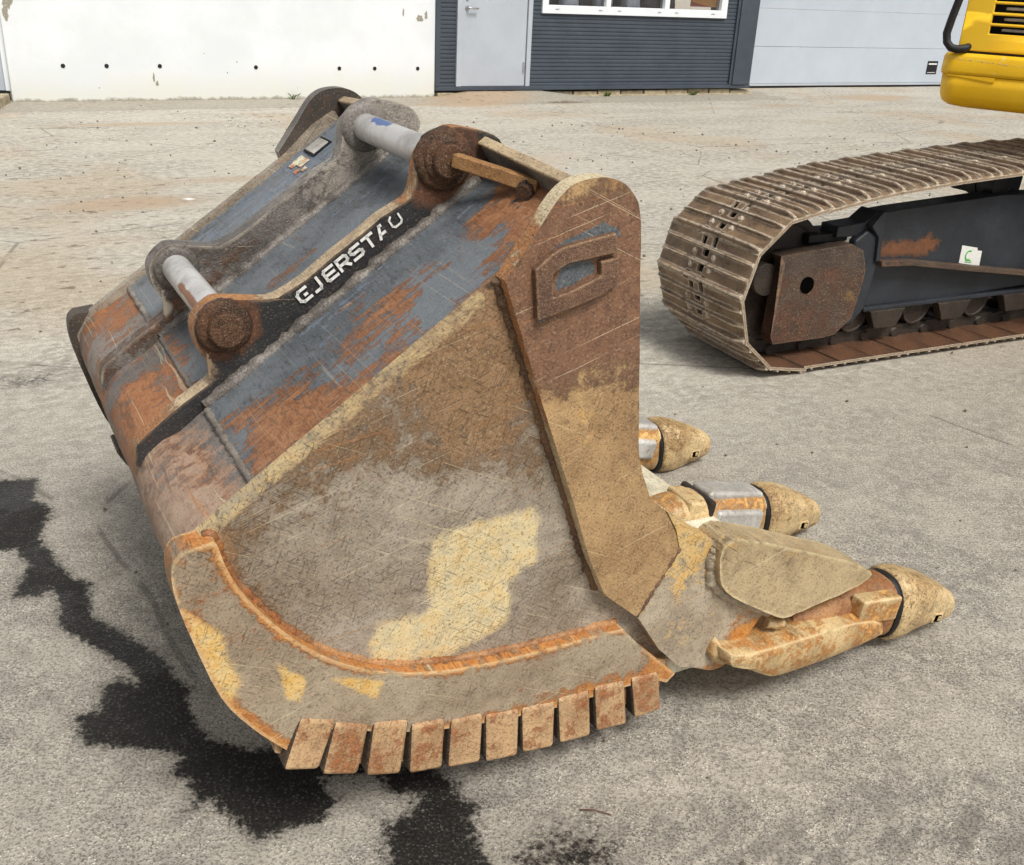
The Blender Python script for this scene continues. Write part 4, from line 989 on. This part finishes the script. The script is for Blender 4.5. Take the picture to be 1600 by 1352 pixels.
# chain path (pitch line), outward normal to the outside of the loop
def path_len():
    pts = []
    for k in range(61):                      # front idler: bottom -> front -> top
        a = R(-90 - 180 * k / 60); pts.append((RI * math.cos(a), ZC + RI * math.sin(a)))
    top = [(.09, .655), (.26, .682), (.38, .697), (.55, .712), (.66, .722), (.86, .735), (1.3, .760), (1.7, .768), (2.4, .765), (3.0, .72)]
    pts += smooth_poly([(RI * math.cos(R(-270)), ZC + RI)] + top, n=8)[1:]
    for k in range(1, 41):
        a = R(88 - 178 * k / 40); pts.append((U_END + .34 * math.cos(a), .366 + .338 * math.sin(a)))
    pts.append((0, ZC - RI)); return pts
PP = path_len()
seg = [0]
for a, b in zip(PP[:-1], PP[1:]): seg.append(seg[-1] + math.hypot(b[0] - a[0], b[1] - a[1]))
def at(s):
    s %= seg[-1]
    for i in range(len(seg) - 1):
        if seg[i + 1] >= s:
            t = (s - seg[i]) / max(1e-9, seg[i + 1] - seg[i]); return (PP[i][0] + (PP[i + 1][0] - PP[i][0]) * t, PP[i][1] + (PP[i + 1][1] - PP[i][1]) * t)
NS = int(round(seg[-1] / P_)); PIT = seg[-1] / NS
# one shoe : plate with slots, three grousers, four bolts   (x = travel, y = width 0..0.56, z = outward)
def shoe_mesh():
    m = MB()
    xl = [-.096, -.060, -.050, -.022, -.010, .012, .038, .052, .090]; yl = [0, .205, .235, .262, .300, .330, .365, .56]
    skip = {(2, 3), (5, 3), (6, 3) if False else (5, 3), (0, 2), (0, 5), (7, 2), (7, 4)}
    z0, z1 = .0, .012
    cells = {(i, j) for i in range(len(xl) - 1) for j in range(len(yl) - 1)} - skip
    nx, ny = len(xl), len(yl); idx = {}
    def vid(i, j, k):
        key = (i, j, k)
        if key not in idx:
            y = yl[j]; z = (z0, z1)[k] - (.007 if j in (0, ny - 1) else 0)
            idx[key] = len(m.v); m.v.append((xl[i], y, z))
        return idx[key]
    def q(a, b, c, d): m.f.append((a, b, c, d)); m.sm.append(False)
    for (i, j) in cells:
        q(vid(i, j, 1), vid(i + 1, j, 1), vid(i + 1, j + 1, 1), vid(i, j + 1, 1)); q(vid(i, j, 0), vid(i, j + 1, 0), vid(i + 1, j + 1, 0), vid(i + 1, j, 0))
        for (a, b, ni, nj) in (((i, j), (i + 1, j), i, j - 1), ((i + 1, j), (i + 1, j + 1), i + 1, j), ((i + 1, j + 1), (i, j + 1), i, j + 1), ((i, j + 1), (i, j), i - 1, j)):
            if (ni, nj) not in cells: q(vid(*a, 0), vid(*b, 0), vid(*b, 1), vid(*a, 1))
    for xc, w, h in ((-.078, .013, .019), (-.016, .007, .012), (.045, .007, .012)):
        secs = []
        for y, k in ((.004, .15), (.02, .55), (.05, 1), (.51, 1), (.54, .55), (.556, .15)):
            dz = -.005 if y in (.004, .556) else 0
            secs.append([(xc - w * .5 - .004, y, z1 - .004 + dz), (xc - w * .42, y, z1 + h * k * .8), (xc - w * .2, y, z1 + h * k), (xc + w * .25, y, z1 + h * k), (xc + w * .45, y, z1 + h * k * .8), (xc + w * .5 + .006, y, z1 - .004 + dz)])
        m.loft(secs, smooth=False)
    for x, y in ((-.034, .222), (-.034, .345), (.018, .222), (.018, .345)):
        m.loft([[(x + r_ * math.cos(R(60 * k)), y + r_ * math.sin(R(60 * k)), z) for k in range(6)] for z, r_ in ((z1 - .002, .0115), (z1 + .006, .0115), (z1 + .009, .008))], smooth=False)
    me = m.mesh('track_shoe'); me.materials.append(M['shoe']); me.materials.append(M['inrust'])
    for f_ in me.polygons:
        if f_.normal.z < -.7: f_.material_index = 1
    return me
M['inrust'] = weathered('shoe_inner_rust', (S(104, 70, 48), S(78, 54, 40)), (S(124, 76, 46), S(92, 60, 42)), MUD, PAINT, k=.3, kmud=-.1, kpaint=-1, scratch=.1, speck=.4, axis=2)
SHM = shoe_mesh()
# chain links, one joined part under which the shoes sit
ch = MB()
for k in range(NS):
    s0 = k * PIT; a, b = Vector((at(s0)[0], 0, at(s0)[1])), Vector((at(s0 + PIT)[0], 0, at(s0 + PIT)[1])); d = (b - a).normalized(); nrm = Vector((d.z, 0, -d.x)) * -1
    for y in (.19, .335):
        kk = 1.0 if a.z < .45 else .55
        prof = [(-.02, -.03 * kk), (.03, -.045 * kk), (.08, -.035 * kk), (.10, -.045 * kk), (.15, -.045 * kk), (.185, -.03 * kk), (.185, .006), (-.02, .006)]
        v = []
        for yy in (y, y + .035):
            for (t, n_) in prof:
                p = a + d * (t * PIT / .172) - nrm * (-n_ + .006); v.append((p.x, yy, p.z))
        n = len(prof); ch.add(v, [tuple(range(n)), tuple(range(2 * n - 1, n - 1, -1))] + [(i, i + n, (i + 1) % n + n, (i + 1) % n) for i in range(n)])
    c = a - nrm * .018 * kk
    ch.tube([(c.x, .175, c.z), (c.x, .385, c.z)], .021 * kk, 12)
chain = ch.build('track_chain', 'chain', exc)
for k in range(NS):
    s0 = k * PIT + .046; a, b = at(s0 - PIT * .45), at(s0 + PIT * .45); c = at(s0)
    d = Vector((b[0] - a[0], 0, b[1] - a[1])).normalized(); nrm = Vector((-d.z, 0, d.x))
    nrm = -nrm if nrm.dot(Vector((c[0] - 1.6, 0, c[1] - .36))) * 0 + (1 if False else 0) else nrm
    o = bpy.data.objects.new('track_shoe', SHM); COL.objects.link(o); o.parent = chain
    # travel runs bottom -> front -> top, so outward is to the left of travel
    out = Vector((-d.z, 0, d.x))
    X = d; Y = Vector((0, 1, 0)); Z = X.cross(Y)
    mtx = Matrix(((X.x, Y.x, Z.x, c[0]), (X.y, Y.y, Z.y, 0), (X.z, Y.z, Z.z, c[1]), (0, 0, 0, 1)))
    o.matrix_local = mtx
# idler, rollers, sprocket
def wheel(name, u, z, r, y0, y1, mat, parent, seg=36):
    prof = [(y0, r * .3), (y0 + .004, r * .86), (y0, r * .9), (y0, r), ((y0 + y1) / 2 - .03, r), ((y0 + y1) / 2 - .03, r * 1.07), ((y0 + y1) / 2 + .03, r * 1.07), ((y0 + y1) / 2 + .03, r), (y1, r), (y1, r * .3)]
    return MB().loft([[(u + q * math.cos(2 * math.pi * k / seg), y, z + q * math.sin(2 * math.pi * k / seg)) for k in range(seg)] for y, q in prof], smooth=False).build(name, mat, parent)
wheel('idler_wheel', 0, ZC, .255, .20, .36, 'chain', exc)
wheel('sprocket', U_END, .366, .28, .22, .34, 'chain', exc)
for u in (.42, .78, 1.14, 1.5, 1.86, 2.22, 2.58): wheel('track_roller', u, .155, .075, .17, .39, 'chain', exc, 24)
for u in (1.12, 2.2):
    wheel('carrier_roller', u, .665, .058, .16, .40, 'black', exc, 24)
    MB().bar((u + .25, .3, .64), (u, .3, .66), .08, .08).build('roller_bracket', 'tframe', exc, .01)
# idler guard with its round hole
GU = [(-.088, .462), (-.067, .43), (-.078, .14), (-.060, .105), (.20, .108), (.25, .116), (.325, .175), (.345, .28), (.355, .37), (.325, .455), (.26, .486), (.067, .474)]
def mask_guard(co):
    u, z = co[:, 0], co[:, 2]
    return np.stack([.45 - .6 * ramp(z, .38, .46) + 0 * u, .75 * np.exp(-((u - .29) / .06) ** 2 - ((z - .27) / .07) ** 2), 0 * u], 1)
gdp = plate('idler_guard', GU, .09, .15, 'guard', exc, .02, .002, mask_guard, .012, 3)
MB().prism([(.30, .13), (.36, .135), (.42, .20), (.445, .40), (.425, .50), (.36, .53), (.30, .49)], .115, .16).build('frame_nose', 'tframe', exc, .012, 3)
ring_ = MB(); ring_.tube([(.061, .086, .337), (.061, .13, .337)], .033, 24); ring_.build('guard_hole', 'hole', gdp)
MB().box(-.07, .38, .15, .42, .30, .36).box(-.03, .30, .15, .30, .40, .46).build('idler_yoke', 'tframe', exc, .008)
m = MB(); m.tube([(-.105, .13, .36), (-.105, .24, .36)], .062, 24); m.build('idler_hub', 'chain', exc)
MB().box(.10, .30, .16, .30, .478, .515).build('grease_cover', 'black', exc, .008)
MB().prism([(.22, .50), (.42, .50), (.42, .60), (.36, .555), (.22, .545)], .14, .24).build('tension_guard', 'tframe', exc, .006)
# track frame beam: box section with a sloping ledge
MB().prism([(.415, .40), (.405, .50), (.36, .545), (.405, .60), (.425, .605), (.435, .40)], .10, .14).build('frame_end_plate', 'tframe', exc, .004)
UPB = [(.425, .592), (.52, .600), (1.097, .633), (1.25, .628), (2.9, .60), (2.9, .26), (1.60, .262), (1.348, .290), (.909, .350), (.604, .395), (.434, .405)]
def mask_beam(co):
    u, z = co[:, 0], co[:, 2]
    r_ = .95 * np.exp(-((u - .52) / .10) ** 2 - ((z - .44) / .045) ** 2) + .95 * np.exp(-((u - .70) / .09) ** 2 - ((z - .44) / .05) ** 2)
    return np.stack([np.clip(r_, 0, .9) + .35 * np.exp(-((z - .6) / .02) ** 2) * (u < .6), 0 * u, 0 * u], 1)
bm_ = plate('frame_beam', UPB, .12, .22, 'tframe', exc, .022, .001, mask_beam, .006)
M['ledge'] = weathered('ledge_rust', (S(92, 74, 60), S(70, 58, 50)), (S(140, 88, 56), S(108, 72, 50)), (S(130, 112, 92), S(112, 96, 80)), PAINT, k=.3, kmud=.2, kpaint=-1, sc=1.5, scratch=.1, bump=.6)
LG = [(.434, .405), (.604, .397), (.909, .352), (1.348, .292), (1.6, .264), (2.9, .262)]
MB().loft([[(x, .085, z - .024), (x, .30, z - .026), (x, .30, z), (x, .085, z)] for x, z in LG], smooth=False).build('frame_ledge', 'ledge', exc, .004)
MB().prism([(.44, .375), (.45, .23), (.44, .195), (.956, .192), (1.395, .205), (2.9, .22), (2.9, .25), (1.6, .25), (1.348, .27), (.909, .33), (.604, .375)], .15, .38).build('lower_beam', 'tframe', exc, .005)
MB().box(.43, 2.9, .13, .30, .178, .196).build('bottom_flange', 'tframe', exc, .004)
for u in (.56, .95, 1.35): MB().prism([(u - .10, .18), (u + .10, .18), (u + .06, .10), (u - .06, .10)], .12, .16).build('roller_guard', 'chain', exc, .004)
# white sticker with a green mark
sk = MB().prism([(.909, .431), (1.005, .414), (1.008, .402), (1.037, .398), (1.041, .333), (.912, .354)], .1165, .1185).build('sticker', 'white', exc)
M['green'] = simple('green_print', S(96, 190, 84), S(80, 176, 72), 30, .5)
gm = MB()
c0 = (.962, .384)
pts = [(c0[0] + .020 * math.cos(R(a)), c0[1] + .020 * math.sin(R(a))) for a in range(60, 301, 24)]
for a, b in zip(pts[:-1], pts[1:]):
    d = np.array(b) - np.array(a); d /= np.linalg.norm(d); n_ = np.array((-d[1], d[0])) * .003
    gm.prism([tuple(np.array(a) - n_ - d * .001), tuple(np.array(b) - n_ + d * .001), tuple(np.array(b) + n_), tuple(np.array(a) + n_)], .1150, .1162)
for z_ in (.354, .361): gm.prism([(.945, z_ + .002), (.985, z_ - .004), (.985, z_ - .001), (.945, z_ + .005)], .1150, .1162)
gm.build('print', 'green', sk)

# upper structure: counterweight, engine hood with louvres, hand rail
YW = Matrix.Translation((1.895, 4.569, 0)) @ Matrix.Rotation(R(-35), 4, 'Z')
EW = Matrix.Translation((1.106, 3.775, 0)) @ Matrix.Rotation(R(27.02), 4, 'Z')
YM = EW.inverted() @ YW
def yb(mb, name, mat, bevel=0, seg=2, parent=exc):
    mb.v = [tuple(YM @ Vector(p)) for p in mb.v]; return mb.build(name, mat, parent, bevel, seg)
def rrect(x0, x1, y0, y1, r, z, n=8):
    out = []
    for cx, cy, a0 in ((x1 - r, y1 - r, 0), (x0 + r, y1 - r, 90), (x0 + r, y0 + r, 180), (x1 - r, y0 + r, 270)):
        for k in range(n + 1):
            a = R(a0 + 90 * k / n); out.append((cx + r * math.cos(a), cy + r * math.sin(a), z))
    return out
m = MB(); secs = []
for z, ins in ((.952, .12), (.950, .07), (.958, .035), (.975, .014), (1.0, .005), (1.04, .001), (1.084, .0)):
    secs.append(rrect(-.172 + ins, 1.7, ins, 1.2, .075, z))
m.loft(secs); cw = yb(m, 'counterweight', 'yellow')
m = MB(); secs = []
for z, ins in ((1.0845, .006), (1.086, -.004), (1.10, -.006), (1.155, -.004), (1.168, .002), (1.172, .014)):
    secs.append(rrect(-.170 + ins, 1.7, ins, 1.2, .06, z))
m.loft(secs); yb(m, 'counterweight_ledge', 'yellow', parent=exc)
m = MB(); m.add([(-.13, .001, 1.076), (.02, .001, 1.058), (.06, -.004, 1.066), (.06, -.004, 1.084), (-.15, -.003, 1.0845), (.06, .02, 1.06)], [(0, 1, 2, 3, 4), (1, 5, 2)]); yb(m, 'counterweight_crease', 'yellow', parent=exc)
M['chipw'] = simple('chipped_primer', S(236, 222, 170), S(206, 186, 120), 60, .7)
m = MB()
for k in range(46):
    x = -.14 + k * .012 + random.uniform(-.004, .004); z = 1.150 - .0006 * k + random.uniform(-.003, .003); s_ = random.uniform(.002, .005)
    m.prism([(x - s_, z), (x, z - s_ * .6), (x + s_, z + s_ * .2), (x, z + s_ * .7)], -.0055, .0)
yb(m, 'paint_chip', 'chipw')
# hood: plate with real louvre openings over a dark engine bay
hx = [-.118, -.07, -.008, .30, .34, .66, 1.6]; hz = [1.182, 1.225, 1.253, 1.283, 1.294, 1.324, 1.336, 1.367, 1.378, 1.41, 1.5, 1.9]
m = MB()
for i in range(len(hx) - 1):
    for j in range(len(hz) - 1):
        if i in (2, 4) and j in (2, 4, 6, 8): continue
        lean = lambda z: .05 * (z - 1.18)
        v = [(hx[a] + (.10 * (hz[b] - 1.25) if (a in (0, 1, 2) and False) else 0), y + lean(hz[b]), hz[b]) for y in (.012, .03) for a, b in ((i, j), (i + 1, j), (i + 1, j + 1), (i, j + 1))]
        m.add(v, [(0, 1, 2, 3), (7, 6, 5, 4), (0, 4, 5, 1), (1, 5, 6, 2), (2, 6, 7, 3), (3, 7, 4, 0)])
hood = yb(m, 'engine_hood', 'yellow')
bmm = bmesh.new(); bmm.from_mesh(hood.data); bmesh.ops.remove_doubles(bmm, verts=bmm.verts, dist=.0005)
dup_ = {}
for f_ in bmm.faces: dup_.setdefault(tuple(sorted(v.index for v in f_.verts)), []).append(f_)
bmesh.ops.delete(bmm, geom=[f_ for q in dup_.values() if len(q) > 1 for f_ in q], context='FACES'); bmm.to_mesh(hood.data); bmm.free()
bev(hood, .005, 3)
yb(MB().box(-.11, 1.55, .10, 1.1, 1.175, 1.9), 'engine_block', 'black')
yb(MB().box(-.118, -.10, .03, 1.15, 1.182, 1.9), 'hood_side', 'yellow', .006)
for j, z in enumerate((1.262, 1.304, 1.345)): yb(MB().box(.03, .29, .055, .09, z, z + .012), 'engine_pipe', 'galv', .004)
m = MB(); m.tube([(-.150, -.012, 1.9), (-.146, -.012, 1.375), (-.160, -.012, 1.30), (-.168, -.012, 1.245), (-.160, -.012, 1.21), (-.140, -.012, 1.19), (-.115, -.010, 1.185), (-.085, .005, 1.19), (-.072, .03, 1.20)], .0165, 14); yb(m, 'hand_rail', 'black')
yb(MB().box(-.115, 1.5, .02, 1.1, 1.168, 1.184), 'hood_gasket', 'black')
# swing frame joining the upper structure to the undercarriage
MB().box(1.75, 2.9, -1.2, .12, .42, .62).build('car_body', 'tframe', exc, .02)
yb(MB().box(.5, 1.6, .2, 1.1, .72, .96), 'swing_frame', 'black')

# ================================================================== small things on the yard
gv = MB()
for k in range(700):
    x = random.uniform(-4, 5); y = random.uniform(1.2, 11) ** 1.0; r_ = random.uniform(.002, .006) * (1 + y * .12)
    z = .002; v = []
    for i, (a, b, c) in enumerate(((1, 0, 0), (0, 1, 0), (-1, 0, 0), (0, -1, 0), (0, 0, .8), (0, 0, -.5))):
        q = random.uniform(.7, 1.3) * r_; v.append((x + a * q, y + b * q, z + c * q + r_ * .3))
    gv.add(v, [(0, 1, 4), (1, 2, 4), (2, 3, 4), (3, 0, 4), (1, 0, 5), (2, 1, 5), (3, 2, 5), (0, 3, 5)])
M['gravel'] = simple('loose_grit', S(120, 110, 96), S(84, 74, 62), 3, .9)
gvo = stuff(gv.build('gravel', 'gravel')); gvo['label'] = 'loose grit and dirt crumbs scattered over the yard'; gvo['category'] = 'gravel'
M['twig'] = simple('twig', S(112, 72, 52), S(84, 56, 44), 60, .8)
tag(MB().tube([(.158, 1.423, .004), (.185, 1.421, .008), (.216, 1.414, .004)], .0012, 6).build('twig', 'twig'), 'thin brown twig on the concrete in front of the bucket', 'twig')
M['flake'] = M['white']
tag(MB().prism([(-2.14, 6.38), (-2.09, 6.36), (-2.06, 6.40), (-2.11, 6.42)], .003, .007, 'z').build('paper_scrap', 'white'), 'small white scrap lying on the yard behind the bucket', 'scrap')
M['weed'] = simple('weed_leaf', S(108, 120, 62), S(84, 98, 48), 30, .7)
for (al, n_, lab) in ((7.52, 16, 'small green weed at the foot of the ribbed cladding'), (3.45, 10, 'low weed tuft at the foot of the white wall'), (8.9, 12, 'tiny weed by the dark column footing')):
    wm = MB(); base = FN * (FAC_D - (.12 if al > 5 else .03)) + FU * al
    for k in range(n_):
        a = random.uniform(0, 6.28); h_ = random.uniform(.03, .075); d = Vector((math.cos(a), math.sin(a), 0)); o_ = base + d * random.uniform(0, .04); s_ = Vector((-d.y, d.x, 0)) * .008
        wm.add([o_ - s_, o_ + s_, o_ + d * h_ * .4 + Vector((0, 0, h_ * .7)) + s_ * .8, o_ + d * h_ * .9 + Vector((0, 0, h_)), o_ + d * h_ * .4 + Vector((0, 0, h_ * .7)) - s_ * .8], [(0, 1, 2, 3, 4)])
    tag(wm.build('weed', 'weed', None, fix=False), lab, 'weed')
